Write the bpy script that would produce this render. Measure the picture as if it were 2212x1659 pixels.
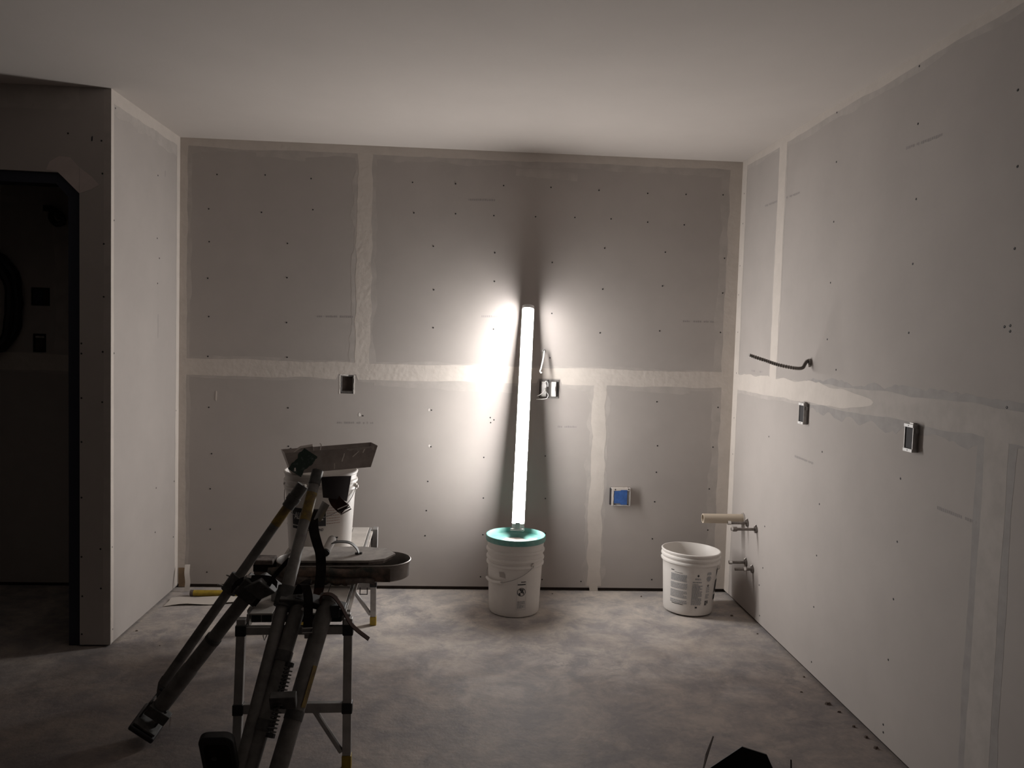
import bpy, bmesh, math, random
from mathutils import Vector, Matrix, Euler
for o in list(bpy.data.objects): bpy.data.objects.remove(o)
S = bpy.context.scene
C = S.collection

# ------------------------------------------------------------------ camera
FPX = 1760.0                      # focal length for a 2212 px wide frame
cam = bpy.data.cameras.new('camera'); cam.sensor_width = 36.0; cam.lens = FPX/2212*36.0
cam.clip_start = 0.02
co = bpy.data.objects.new('camera', cam); C.objects.link(co)
r_ = Vector((0.99759679, -0.06277371, 0.02932758)); u_ = Vector((-0.02565689, 0.05850294, 0.99795748)); f_ = Vector((0.06436124, 0.99631163, -0.05675177))
co.matrix_world = Matrix(((r_.x, u_.x, -f_.x, 0), (r_.y, u_.y, -f_.y, 0), (r_.z, u_.z, -f_.z, 1.425), (0, 0, 0, 1)))
S.camera = co

# ------------------------------------------------------------------ world, exposure (all the light comes from the strip light further down)
w = bpy.data.worlds.new('world'); S.world = w; w.use_nodes = True
w.node_tree.nodes['Background'].inputs[0].default_value = (0.01, 0.01, 0.012, 1)
w.node_tree.nodes['Background'].inputs[1].default_value = 0.2
S.view_settings.view_transform = 'Standard'; S.view_settings.look = 'None'
S.view_settings.exposure = 0.0; S.view_settings.gamma = 1.0; S.view_settings.use_curve_mapping = False
LIGHT = 99.0                      # radiance of the strip light's lens

# ------------------------------------------------------------------ materials
def mat(name, col, rough=0.8, metal=0.0, var=0.0, scale=8.0, bump=0.0, bscale=60.0, col2=None, spec=0.5, detail=4, c0=.35, c1=.65):
    m = bpy.data.materials.new(name); m.use_nodes = True
    nt = m.node_tree; b = nt.nodes['Principled BSDF']
    b.inputs['Roughness'].default_value = rough; b.inputs['Metallic'].default_value = metal
    b.inputs['Specular IOR Level'].default_value = spec
    c = tuple(col)+(1,)
    if var > 0 or col2:
        if not col2: col2 = tuple(max(0, v*(1-var)) for v in col); 
        tc = nt.nodes.new('ShaderNodeTexCoord'); n = nt.nodes.new('ShaderNodeTexNoise')
        n.inputs['Scale'].default_value = scale; n.inputs['Detail'].default_value = detail; n.inputs['Roughness'].default_value = .6
        nt.links.new(tc.outputs['Object'], n.inputs['Vector'])
        rp = nt.nodes.new('ShaderNodeValToRGB'); rp.color_ramp.elements[0].position = c0; rp.color_ramp.elements[1].position = c1
        rp.color_ramp.elements[0].color = tuple(col2)+(1,); rp.color_ramp.elements[1].color = c
        nt.links.new(n.outputs['Fac'], rp.inputs['Fac']); nt.links.new(rp.outputs['Color'], b.inputs['Base Color'])
    else: b.inputs['Base Color'].default_value = c
    if bump > 0:
        tc = nt.nodes.new('ShaderNodeTexCoord'); n = nt.nodes.new('ShaderNodeTexNoise'); n.inputs['Scale'].default_value = bscale; n.inputs['Detail'].default_value = 3
        nt.links.new(tc.outputs['Object'], n.inputs['Vector'])
        bp = nt.nodes.new('ShaderNodeBump'); bp.inputs['Strength'].default_value = bump; bp.inputs['Distance'].default_value = .01
        nt.links.new(n.outputs['Fac'], bp.inputs['Height']); nt.links.new(bp.outputs['Normal'], b.inputs['Normal'])
    return m
MT = {}
MT['paper'] = mat('drywall_paper', (.445, .405, .38), .92, var=.07, scale=3, spec=.2)
MT['coat'] = mat('joint_compound_feathered', (.49, .448, .418), .9, var=.12, scale=14, spec=.2)
MT['mud'] = mat('joint_compound', (.61, .553, .505), .9, var=.07, scale=10, bump=.15, bscale=40, spec=.2)
MT['wet'] = mat('joint_compound_damp', (.375, .348, .332), .8, var=.12, scale=18, spec=.3)
MT['ceil'] = mat('ceiling_primer', (.56, .51, .475), .95, var=.04, scale=2, spec=.2)
MT['dark'] = mat('wall_cavity_dark', (.05, .035, .028), .9, var=.5, scale=12)
MT['screw'] = mat('screw_black', (.012, .012, .013), .5)
MT['stamp'] = mat('faint_print', (.31, .285, .275), .9)
MT['frame'] = mat('navy_frame', (.018, .02, .035), .7)
MT['wplastic'] = mat('bucket_plastic', (.74, .70, .66), .42, var=.06, scale=9)
MT['green'] = mat('lid_green', (.075, .30, .265), .45, col2=(.20, .39, .35), scale=18, c0=.42, c1=.7)
MT['ink'] = mat('print_dark', (.035, .035, .038), .6)
MT['greyink'] = mat('print_grey', (.36, .36, .37), .6)
MT['redink'] = mat('print_red', (.36, .17, .12), .6)
MT['whiteink'] = mat('print_white', (.75, .74, .72), .6)
MT['wire'] = mat('bail_wire', (.30, .29, .28), .4, .9)
MT['alu'] = mat('aluminium', (.46, .45, .44), .48, .75, var=.25, scale=20)
MT['aludeck'] = mat('aluminium_deck_dusty', (.60, .56, .52), .6, .25, var=.2, scale=12)
MT['dull'] = mat('stilt_alloy', (.21, .20, .19), .6, .5, var=.35, scale=22)
MT['dulld'] = mat('stilt_alloy_dark', (.11, .108, .105), .6, .5, var=.4, scale=30)
MT['black'] = mat('black_plastic', (.016, .016, .018), .55)
MT['strap'] = mat('strap_black', (.022, .018, .018), .85, var=.5, scale=30, spec=.15)
MT['leather'] = mat('strap_brown', (.06, .028, .02), .85, var=.4, scale=25, spec=.15)
MT['yellow'] = mat('yellow', (.42, .29, .025), .55, var=.3, scale=30)
MT['ystick'] = mat('yellow_sticker', (.26, .175, .03), .6, col2=(.13, .085, .035), scale=40)
MT['steel'] = mat('stainless', (.37, .325, .30), .5, .4, col2=(.25, .22, .205), scale=14)
MT['shine'] = mat('bright_metal', (.75, .74, .72), .25, 1.0)
MT['galv'] = mat('galvanised', (.34, .31, .29), .5, .6, var=.3, scale=20)
MT['dust'] = mat('dusty_board', (.44, .40, .37), .85, var=.3, scale=25)
MT['rag'] = mat('dusty_belt', (.20, .135, .105), .9, col2=(.035, .04, .035), scale=20)
MT['cuff'] = mat('cuff_plastic', (.045, .038, .042), .6, var=.3, scale=12)
MT['rag2'] = mat('dusty_canvas', (.22, .18, .16), .9, col2=(.06, .05, .045), scale=24)
MT['greenink'] = mat('dark_green_print', (.02, .04, .033), .7, col2=(.10, .12, .108), scale=60, c0=.3, c1=.45)
MT['pvc'] = mat('pvc_cream', (.62, .53, .42), .45)
MT['brass'] = mat('dull_pipe', (.27, .24, .22), .45, .7, var=.4, scale=60)
MT['mc'] = mat('armoured_cable', (.30, .28, .26), .45, .8)
MT['boxm'] = mat('galvanised_box', (.42, .40, .385), .45, .6, var=.25, scale=40)
MT['boxin'] = mat('box_inside', (.03, .026, .028), .8)
MT['white'] = mat('white_plastic', (.78, .76, .74), .45)
MT['blue'] = mat('blue_masking_tape', (.045, .13, .40), .7, var=.3, scale=40)
MT['tape'] = mat('paper_tape', (.58, .53, .48), .9)
MT['wood'] = mat('stud_wood', (.32, .22, .13), .8, var=.4, scale=10)
MT['card'] = mat('dark_carton', (.018, .014, .016), .75)
MT['cardin'] = mat('carton_grey_side', (.30, .28, .27), .8)
MT['housing'] = mat('light_housing', (.72, .71, .70), .4)
MT['crumb'] = mat('debris', (.16, .12, .10), .9, var=.5, scale=90)
MT['chip'] = mat('torn_white', (.75, .71, .67), .9)
MT['plaster'] = mat('plaster_patch', (.60, .52, .49), .9, var=.15, scale=7)

def emat():
    m = bpy.data.materials.new('lit_lens'); m.use_nodes = True; nt = m.node_tree
    e = nt.nodes.new('ShaderNodeEmission'); e.inputs[0].default_value = (1.0, .975, .95, 1); e.inputs[1].default_value = LIGHT
    nt.links.new(e.outputs[0], nt.nodes['Material Output'].inputs[0]); return m
MT['lens'] = emat()

def floor_mat():
    m = bpy.data.materials.new('concrete_floor'); m.use_nodes = True; nt = m.node_tree; b = nt.nodes['Principled BSDF']
    tc = nt.nodes.new('ShaderNodeTexCoord')
    def noise(sc, det, dist=0.0, rough=.6):
        n = nt.nodes.new('ShaderNodeTexNoise'); n.inputs['Scale'].default_value = sc; n.inputs['Detail'].default_value = det
        n.inputs['Roughness'].default_value = rough; n.inputs['Distortion'].default_value = dist
        nt.links.new(tc.outputs['Object'], n.inputs['Vector']); return n
    def ramp(src, p0, p1, c0, c1):
        r = nt.nodes.new('ShaderNodeValToRGB'); e = r.color_ramp.elements
        e[0].position = p0; e[1].position = p1; e[0].color = tuple(c0)+(1,); e[1].color = tuple(c1)+(1,)
        nt.links.new(src.outputs['Fac'], r.inputs['Fac']); return r
    a = ramp(noise(5.0, 10, .35, .74), .40, .62, (.36, .335, .33), (.60, .535, .475))
    d = ramp(noise(8, 9, .5, .75), .48, .60, (0, 0, 0), (1, 1, 1))
    k = ramp(noise(1.6, 3, 0), .46, .6, (0, 0, 0), (1, 1, 1))
    mul = nt.nodes.new('ShaderNodeMath'); mul.operation = 'MULTIPLY'; nt.links.new(d.outputs[0], mul.inputs[0]); nt.links.new(k.outputs[0], mul.inputs[1])
    mul2 = nt.nodes.new('ShaderNodeMath'); mul2.operation = 'MULTIPLY'; mul2.inputs[1].default_value = .75; nt.links.new(mul.outputs[0], mul2.inputs[0])
    mx = nt.nodes.new('ShaderNodeMix'); mx.data_type = 'RGBA'
    nt.links.new(mul2.outputs[0], mx.inputs['Factor']); nt.links.new(a.outputs[0], mx.inputs[6]); mx.inputs[7].default_value = (.28, .265, .27, 1)
    sp = ramp(noise(38, 2, 0), .66, .72, (0, 0, 0), (1, 1, 1))
    mul3 = nt.nodes.new('ShaderNodeMath'); mul3.operation = 'MULTIPLY'; mul3.inputs[1].default_value = .35; nt.links.new(sp.outputs[0], mul3.inputs[0])
    mx2 = nt.nodes.new('ShaderNodeMix'); mx2.data_type = 'RGBA'
    nt.links.new(mul3.outputs[0], mx2.inputs['Factor']); nt.links.new(mx.outputs[2], mx2.inputs[6]); mx2.inputs[7].default_value = (.66, .62, .58, 1)
    # floor colour is paler along the back wall and darker towards the room's middle
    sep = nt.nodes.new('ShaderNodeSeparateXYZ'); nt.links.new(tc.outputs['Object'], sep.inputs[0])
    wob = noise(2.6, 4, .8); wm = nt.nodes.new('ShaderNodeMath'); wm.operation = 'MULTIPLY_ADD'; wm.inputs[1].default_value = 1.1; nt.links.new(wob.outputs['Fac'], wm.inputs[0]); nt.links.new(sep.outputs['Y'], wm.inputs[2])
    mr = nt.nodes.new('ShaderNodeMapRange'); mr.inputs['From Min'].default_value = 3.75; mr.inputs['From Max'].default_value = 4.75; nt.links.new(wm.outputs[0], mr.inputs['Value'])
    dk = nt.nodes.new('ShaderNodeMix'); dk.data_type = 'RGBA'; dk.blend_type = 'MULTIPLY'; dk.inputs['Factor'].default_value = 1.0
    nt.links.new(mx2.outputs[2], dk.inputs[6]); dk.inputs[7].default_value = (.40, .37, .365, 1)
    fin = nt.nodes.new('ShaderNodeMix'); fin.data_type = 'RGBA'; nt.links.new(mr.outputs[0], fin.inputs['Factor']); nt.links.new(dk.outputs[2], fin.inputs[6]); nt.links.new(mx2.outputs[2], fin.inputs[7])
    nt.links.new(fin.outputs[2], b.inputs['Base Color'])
    b.inputs['Roughness'].default_value = .72; b.inputs['Specular IOR Level'].default_value = .35
    bp = nt.nodes.new('ShaderNodeBump'); bp.inputs['Strength'].default_value = .25; bp.inputs['Distance'].default_value = .01
    nb = noise(26, 4); nt.links.new(nb.outputs['Fac'], bp.inputs['Height']); nt.links.new(bp.outputs['Normal'], b.inputs['Normal'])
    return m
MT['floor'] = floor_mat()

# ------------------------------------------------------------------ mesh helpers
class MB:
    def __init__(s, fn=None): s.v = []; s.f = []; s.fn = fn
    def add(s, vs, fs):
        k = len(s.v); s.v += [tuple(s.fn(*p)) if s.fn else tuple(p) for p in vs]; s.f += [tuple(i+k for i in f) for f in fs]; return s
    def box(s, a, b):
        (x0, y0, z0), (x1, y1, z1) = a, b
        return s.add([(x0,y0,z0),(x1,y0,z0),(x1,y1,z0),(x0,y1,z0),(x0,y0,z1),(x1,y0,z1),(x1,y1,z1),(x0,y1,z1)],
                     [(0,3,2,1),(4,5,6,7),(0,1,5,4),(1,2,6,5),(2,3,7,6),(3,0,4,7)])
    def cbox(s, c, d): return s.box([c[i]-d[i]/2 for i in range(3)], [c[i]+d[i]/2 for i in range(3)])
    def obox(s, c, ax, ay, az):          # oriented box: centre and three half-axis vectors
        c, ax, ay, az = map(Vector, (c, ax, ay, az)); vs = []
        for k in (-1, 1):
            for (i, j) in ((-1,-1),(1,-1),(1,1),(-1,1)): vs.append(tuple(c+ax*i+ay*j+az*k))
        return s.add(vs, [(0,3,2,1),(4,5,6,7),(0,1,5,4),(1,2,6,5),(2,3,7,6),(3,0,4,7)])
    def prism(s, poly, w0, w1):          # polygon (u,v) between depths w0 and w1, (u,v,w) coordinates
        n = len(poly)
        return s.add([(p[0],p[1],w0) for p in poly]+[(p[0],p[1],w1) for p in poly],
                     [tuple(range(n))[::-1], tuple(range(n, 2*n))]+[(i,(i+1)%n,n+(i+1)%n,n+i) for i in range(n)])
    def tube(s, path, r, seg=10, caps=True, closed=False):
        P = [Vector(p) for p in path]; n = len(P); rr = r if isinstance(r, (list, tuple)) else [r]*n
        up = None; rings = []
        for i in range(n):
            t = (P[(i+1) % n]-P[i-1]) if closed else (P[min(i+1,n-1)]-P[max(i-1,0)])
            t.normalize()
            if up is None: up = Vector((0,0,1)) if abs(t.z) < .9 else Vector((1,0,0))
            a = (up-t*up.dot(t)).normalized(); b = t.cross(a); up = a
            rings.append([tuple(P[i]+(a*math.cos(q)+b*math.sin(q))*rr[i]) for q in [2*math.pi*k/seg for k in range(seg)]])
        fs = []
        for i in range(n if closed else n-1):
            for k in range(seg):
                j = (i+1) % n; fs.append((i*seg+k, i*seg+(k+1)%seg, j*seg+(k+1)%seg, j*seg+k))
        if caps and not closed: fs += [tuple(range(seg))[::-1], tuple((n-1)*seg+k for k in range(seg))]
        return s.add([p for R in rings for p in R], fs)
    def lathe(s, prof, seg=48, c=(0,0,0), ovx=1.0, ovy=1.0):
        n = len(prof); vs = []
        for (r, z) in prof:
            for k in range(seg):
                a = 2*math.pi*k/seg; vs.append((c[0]+r*ovx*math.cos(a), c[1]+r*ovy*math.sin(a), c[2]+z))
        fs = [(i*seg+k, i*seg+(k+1)%seg, (i+1)*seg+(k+1)%seg, (i+1)*seg+k) for i in range(n-1) for k in range(seg)]
        fs += [tuple(range(seg))[::-1], tuple((n-1)*seg+k for k in range(seg))]
        return s.add(vs, fs)
    def ribbon(s, path, wv, t=.002):     # flat strap along a path; wv = half-width vector (or one per point)
        P = [Vector(p) for p in path]; n = len(P); vs = []
        for i in range(n):
            W = Vector(wv[i] if isinstance(wv[0], (list, tuple)) else wv)
            tg = (P[min(i+1,n-1)]-P[max(i-1,0)]).normalized(); N = tg.cross(W).normalized()*t/2
            vs += [tuple(P[i]+W+N), tuple(P[i]-W+N), tuple(P[i]-W-N), tuple(P[i]+W-N)]
        fs = [(4*i+k, 4*i+(k+1)%4, 4*i+4+(k+1)%4, 4*i+4+k) for i in range(n-1) for k in range(4)]
        fs += [(0,1,2,3), tuple(4*(n-1)+k for k in (3,2,1,0))]
        return s.add(vs, fs)
    def mesh(s, name, m, smooth=False, ang=35):
        me = bpy.data.meshes.new(name); me.from_pydata(s.v, [], s.f); me.validate()
        bm = bmesh.new(); bm.from_mesh(me); bmesh.ops.recalc_face_normals(bm, faces=bm.faces[:]); bm.to_mesh(me); bm.free()
        me.materials.append(MT[m])
        if smooth:
            me.polygons.foreach_set('use_smooth', [True]*len(me.polygons)); me.set_sharp_from_angle(angle=math.radians(ang))
        return me
    def build(s, name, m, parent=None, smooth=False, bevel=0, ang=35, loc=None):
        o = bpy.data.objects.new(name, s.mesh(name, m, smooth, ang)); C.objects.link(o); o.parent = parent
        if loc: o.location = loc
        if bevel:
            md = o.modifiers.new('bevel', 'BEVEL'); md.width = bevel; md.segments = 2; md.limit_method = 'ANGLE'
        return o
def tag(o, label, cat, group=None, kind=None):
    o['label'] = label
    if kind: o['kind'] = kind
    o['category'] = cat
    if group: o['group'] = group
    return o
def empty(name, loc, label, cat, rot=None, group=None, kind=None):
    o = bpy.data.objects.new(name, None); C.objects.link(o); o.location = loc; o.empty_display_size = .1
    if rot: o.rotation_euler = rot
    return tag(o, label, cat, group, kind)
def stuff(o): o['kind'] = 'stuff'; return o
def lab(o, label): o['label'] = label; return o
def smooth_path(pts, n=6):               # Catmull-Rom
    P = [Vector(p) for p in pts]; out = []
    for i in range(len(P)-1):
        a, b, c, d = P[max(i-1,0)], P[i], P[i+1], P[min(i+2,len(P)-1)]
        for k in range(n):
            t = k/n; out.append(.5*((2*b)+(c-a)*t+(2*a-5*b+4*c-d)*t*t+(3*b-a-3*c+d)*t**3))
    out.append(P[-1]); return [tuple(p) for p in out]
def text_mesh(txt, size, bold=0.0, shear=0.0, sx=1.0):
    cu = bpy.data.curves.new('t', 'FONT'); cu.body = txt; cu.size = size; cu.offset = bold; cu.shear = shear; cu.align_x = 'CENTER'; cu.align_y = 'CENTER'; cu.resolution_u = 2
    ob = bpy.data.objects.new('t', cu); C.objects.link(ob); dg = bpy.context.evaluated_depsgraph_get(); dg.update()
    me = ob.evaluated_get(dg).to_mesh(); vs = [(v.co.x*sx, v.co.y) for v in me.vertices]; fs = [tuple(p.vertices) for p in me.polygons]
    ob.evaluated_get(dg).to_mesh_clear(); bpy.data.objects.remove(ob); bpy.data.curves.remove(cu)
    return vs, fs
def noise1(seed, n, step):               # smooth 1-D noise in [-1,1]
    rg = random.Random(seed); K = int(n/step)+4; v = [rg.uniform(-1, 1) for _ in range(K)]
    out = []
    for i in range(n+1):
        q = i/step; k = int(q); t = q-k; t = t*t*(3-2*t); out.append(v[k]*(1-t)+v[k+1]*t)
    return out

# ------------------------------------------------------------------ the room: metres, X right, Y away from the camera, Z up
D, XL, XR, DP, H = 4.519, -1.520, 1.547, 3.657, 2.44
PT = 0.132                                # partition thickness
XJ = XL-PT                                # doorway side of the partition
fb = lambda u, v, w: (u, D-w, v)          # back wall: u = X, v = Z, w = out of the wall
fr = lambda u, v, w: (XR-w, u, v)         # right wall: u = Y
fl = lambda u, v, w: (XL+w, u, v)         # left return: u = Y
ff = lambda u, v, w: (u, DP-w, v)         # partition face: u = X
T = .0127

def panel(fn, u0, u1, v0, v1, holes=(), t=T):
    m = MB(fn); us = sorted({u0, u1, *[h[0] for h in holes], *[h[1] for h in holes]}); vs = sorted({v0, v1, *[h[2] for h in holes], *[h[3] for h in holes]})
    inh = lambda a, b: any(h[0] < a < h[1] and h[2] < b < h[3] for h in holes)
    for i in range(len(us)-1):
        for j in range(len(vs)-1):
            a, b, c, d = us[i], us[i+1], vs[j], vs[j+1]
            if inh((a+b)/2, (c+d)/2): continue
            m.add([(a,c,0),(b,c,0),(b,d,0),(a,d,0)], [(0,1,2,3)])
            m.add([(a,c,-t),(b,c,-t),(b,d,-t),(a,d,-t)], [(3,2,1,0)])
    loops = [(u0,u1,v0,v1)]+list(holes)
    for (a, b, c, d) in loops:
        m.add([(a,c,0),(b,c,0),(b,d,0),(a,d,0),(a,c,-t),(b,c,-t),(b,d,-t),(a,d,-t)], [(0,1,5,4),(1,2,6,5),(2,3,7,6),(3,0,4,7)])
    return m
NB = [0]
def band(fn, a, b, wl, wr, jl, jr, t, seed, step=.012, chunk=9, taper=0, notch=()):
    NB[0] += 1; t = t*.42+NB[0]*5e-6         # no two coats are exactly flush where they cross
    a, b = Vector(a), Vector(b); L = (b-a).length; n = max(4, int(L/step)); d = (b-a)/L; p = Vector((-d.y, d.x))
    n1, n2 = noise1(seed, n, chunk), noise1(seed+1, n, chunk); n3, n4 = noise1(seed+2, n, chunk/3.5), noise1(seed+3, n, chunk/3.5)
    m = MB(fn); vs = []
    for i in range(n+1):
        q = a+d*(L*i/n); l = wl+jl*(n1[i]*.75+n3[i]*.25); r = wr+jr*(n2[i]*.75+n4[i]*.25)
        for (h0, h1, mx_) in notch:
            if h0 < q.x < h1: r = min(r, mx_)
        if taper: k_ = min(1, math.sqrt((L-L*i/n)/taper)+.03); l *= k_; r *= k_
        pl, pr = q+p*l, q-p*r
        vs += [(pl.x,pl.y,0),(pl.x,pl.y,t),(pr.x,pr.y,t),(pr.x,pr.y,0)]
    fs = [(4*i+k, 4*i+k+1, 4*i+k+5, 4*i+k+4) for i in range(n) for k in range(3)]
    fs += [(0,1,2,3), (4*n,4*n+1,4*n+2,4*n+3)]
    return m.add(vs, fs)
def stamp(fn, a, b, h, seed, parent):
    rg = random.Random(seed); a, b = Vector(a), Vector(b); L = (b-a).length; d = (b-a)/L; p = Vector((-d.y, d.x)); m = MB(fn); s = 0
    while s < L:
        wd = rg.uniform(.004, .009)
        if rg.random() > .14:
            x0, x1 = a+d*s, a+d*min(L, s+wd); hh = h*rg.uniform(.7, 1)
            m.add([(x0.x,x0.y,.0003),(x1.x,x1.y,.0003),(x1.x+p.x*hh,x1.y+p.y*hh,.0003),(x0.x+p.x*hh,x0.y+p.y*hh,.0003)], [(0,1,2,3)])
        s += wd+.0035
    return m.build('printed_stamp', 'stamp', parent)
sm = MB().lathe([(.0042, 0), (.0042, .0004), (.0030, .0010), (.0012, .0004)], 8).mesh('drywall_screw', 'screw')
def screws(lst, fn, rot, parent, dz=0):
    for (a, b) in lst:
        o = bpy.data.objects.new('drywall_screw', sm); C.objects.link(o); o.parent = parent; o.location = fn(a, b, .0002); o.rotation_euler = rot
RB, RR, RL = (math.pi/2, 0, 0), (0, -math.pi/2, 0), (0, math.pi/2, 0)

# floor and ceiling
X0, Y0 = -5.5, -3.2
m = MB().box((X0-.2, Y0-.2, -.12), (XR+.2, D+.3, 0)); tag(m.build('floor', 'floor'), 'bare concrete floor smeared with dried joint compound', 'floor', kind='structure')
m = MB().box((X0-.2, Y0-.2, H), (XR+.2, D+.3, H+.12)); tag(m.build('ceiling', 'ceil'), 'flat primed drywall ceiling', 'ceiling', kind='structure')
GAP = .020
# ---- back wall
wb = MB().box((XL-.02, D+T, 0), (XR+.1, D+.15, H)).build('wall_back', 'dark'); tag(wb, 'back wall of grey drywall sheets with taped joints behind the lit tube', 'wall', kind='structure')
hole_single = (-.652, -.580, 1.092, 1.192); hole_double = (.446, .556, 1.094, 1.196); hole_blue = (.868, .978, .497, .600); hole_cable = (.456, .474, 1.348, 1.366)
JV1, JV2, JH = -.537, .787, 1.222
panel(fb, XL, JV1-.002, JH+.001, H).build('drywall_sheet', 'paper', wb)
panel(fb, JV1+.002, XR, JH+.001, H, [hole_cable]).build('drywall_sheet', 'paper', wb)
panel(fb, XL, JV2-.002, GAP, JH-.001, [hole_single, hole_double]).build('drywall_sheet', 'paper', wb)
panel(fb, JV2+.002, XR, GAP, JH-.001, [hole_blue]).build('drywall_sheet', 'paper', wb)
def two(fn, par, a, b, ow, iw, jo, ji, seed, one=None, chunk=9, notch=()):
    # a feathered coat under a fuller middle coat
    o = [ow, ow]; i = [iw, iw]; j = [jo, jo]; k = [ji, ji]
    if one == 'l': o[1] = i[1] = 0; j[1] = k[1] = 0
    if one == 'r': o[0] = i[0] = 0; j[0] = k[0] = 0
    band(fn, a, b, o[0], o[1], j[0], j[1], .0006, seed, chunk=chunk, notch=notch).build('feathered_coat', 'coat', par)
    band(fn, a, b, i[0], i[1], k[0], k[1], .0013, seed+50, chunk=chunk, notch=notch).build('joint_compound', 'mud', par)
two(fb, wb, (JV1, JH), (JV1, H), .064, .040, .020, .009, 1, chunk=7)
two(fb, wb, (JV2, JH), (JV2, .03), .060, .038, .020, .010, 7, chunk=7)
two(fb, wb, (XL, 1.218), (XR, 1.218), .058, .045, .012, .006, 13, chunk=14, notch=((-.668, -.565, .020), (.430, .572, .016)))
band(fb, (-.47, 1.15), (.30, 1.135), .045, .012, .012, .012, .0005, 91).build('feathered_coat', 'coat', wb)
band(fb, (.60, 1.16), (1.30, 1.15), .04, .012, .01, .014, .0005, 97).build('feathered_coat', 'coat', wb)
two(fb, wb, (XL, H), (XR, H), .075, .045, .020, .008, 21, 'r', 16)
two(fb, wb, (XL, 0.02), (XL, H), .060, .040, .008, .005, 27, 'r')
two(fb, wb, (XR, 0.02), (XR, H), .115, .070, .016, .008, 33, 'l')
band(fb, (-1.12, 2.372), (-.86, 2.358), .012, .012, .004, .006, .0009, 61).build('feathered_coat', 'coat', wb)
band(fb, (.28, 2.335), (.62, 2.318), .02, .018, .008, .008, .0009, 67).build('feathered_coat', 'coat', wb)
MB(fb).prism([(.762, .045), (.812, .045), (.815, -.0), (.768, .0)], .0002, .0012).build('joint_tape_end', 'tape', wb)
for (u, v, s) in ((-.545, .975, .012), (-.165, 1.012, .009), (-.158, .812, .010)):
    rg = random.Random(int(abs(u)*1e4)); MB(fb).prism([(u+s*rg.uniform(.5,1)*math.cos(a)*.7, v+s*rg.uniform(.6,1.1)*math.sin(a)) for a in [k*math.pi/4 for k in range(8)]], 0, .0007).build('torn_paper', 'chip', wb)
MB(fb).prism([(-1.322, 1.09), (-1.316, 1.085), (-1.318, 1.035), (-1.325, 1.04)], 0, .001).build('compound_streak', 'mud', wb)
for k, (a, b) in enumerate((((-.785, 1.505), (-.59, 1.508)), ((-.667, .925), (-.468, .928)), ((1.243, 1.54), (1.444, 1.543)), ((.024, 2.168), (.171, 2.17)), ((.556, .93), (.661, .931)), ((.112, 1.533), (.227, 1.535)))):
    stamp(fb, a, b, .011, 300+k, wb)
BS=[(-1.326,2.252),(-1.072,2.26),(-0.828,2.251),(-0.283,2.253),(-0.049,2.255),(0.214,2.256),(0.475,2.257),(0.742,2.252),(1.015,2.246),(1.231,2.249),(1.441,2.255),(-1.368,2.068),(-1.089,2.06),(-0.816,2.085),(-0.272,2.089),(-0.045,2.093),(0.165,2.091),(0.395,2.094),(0.613,2.098),(0.815,2.098),(1.021,2.088),(1.228,2.081),(-1.364,1.893),(-0.949,1.899),(-0.162,1.912),(0.176,1.889),(0.495,1.847),(0.785,1.936),(1.127,1.926),(1.465,1.904),(-1.37,1.697),(-0.949,1.714),(-0.154,1.675),(0.178,1.732),(0.782,1.709),(1.119,1.738),(1.463,1.71),(-1.363,1.491),(-0.948,1.471),(-0.152,1.467),(0.18,1.469),(0.502,1.566),(0.776,1.466),(1.113,1.487),(1.46,1.489),(-1.366,1.275),(-0.943,1.282),(0.5,1.319),(-1.359,0.998),(-0.934,1.005),(-0.527,0.971),(-0.151,1.011),(0.179,0.949),(0.176,0.977),(0.197,0.965),(1.113,1.088),(1.465,1.065),(-1.342,0.744),(-0.149,0.807),(0.146,0.753),(0.491,0.768),(1.126,0.839),(1.446,0.838),(-0.941,0.773),(-0.929,0.793),(-0.916,0.781),(-1.348,0.55),(-0.934,0.603),(0.15,0.524),(-0.162,0.612),(1.126,0.688),(1.435,0.598),(-1.346,0.326),(-0.166,0.448),(0.499,0.527),(1.123,0.519),(-0.17,0.306),(0.153,0.316),(0.505,0.329),(1.118,0.306),(1.437,0.361),(-1.362,0.086),(0.146,0.076),(0.495,0.064),(0.717,0.055),(1.124,0.07),(-0.926,0.366)]
RS=[(2.762,2.396),(2.244,2.162),(2.75,2.198),(3.359,2.197),(2.735,1.94),(2.225,1.946),(3.356,1.949),(2.733,1.719),(2.215,1.716),(3.357,1.695),(2.734,1.482),(2.213,1.5),(2.212,1.484),(2.237,1.497),(3.36,1.457),(4.476,2.259),(4.476,2.094),(3.378,2.405),(3.265,1.332),(2.205,1.269),(3.354,0.979),(3.355,0.754),(3.356,0.531),(3.358,0.306),(3.353,0.066),(2.734,0.973),(2.732,0.75),(2.735,0.544),(2.746,0.321),(2.755,0.08),(2.752,0.053),(3.954,0.97),(3.952,0.517),(3.951,0.306),(3.989,0.206),(3.964,0.057),(4.491,1.863),(4.492,1.701),(4.479,1.492),(4.472,1.264),(4.477,1.011),(4.473,0.807)]
LS=[(4.201,2.177),(4.196,1.867),(4.225,1.771),(3.7,2.368),(3.688,1.884),(3.69,1.305),(3.68,0.071),(3.674,0.445),(4.202,1.644),(4.479,0.98),(4.196,0.612),(4.186,0.387),(4.457,0.599),(4.448,0.298)]
FS=[(-1.699,2.242),(-1.56,2.217),(-1.556,2.078),(-1.55,1.778),(-1.55,1.55),(-1.554,1.311),(-1.644,1.345),(-1.644,1.301),(-1.644,1.107),(-1.556,1.091),(-1.644,0.914),(-1.644,0.404),(-1.563,0.44),(-1.561,0.263),(-1.641,0.227),(-1.643,0.056),(-1.644,0.668)]
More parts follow.
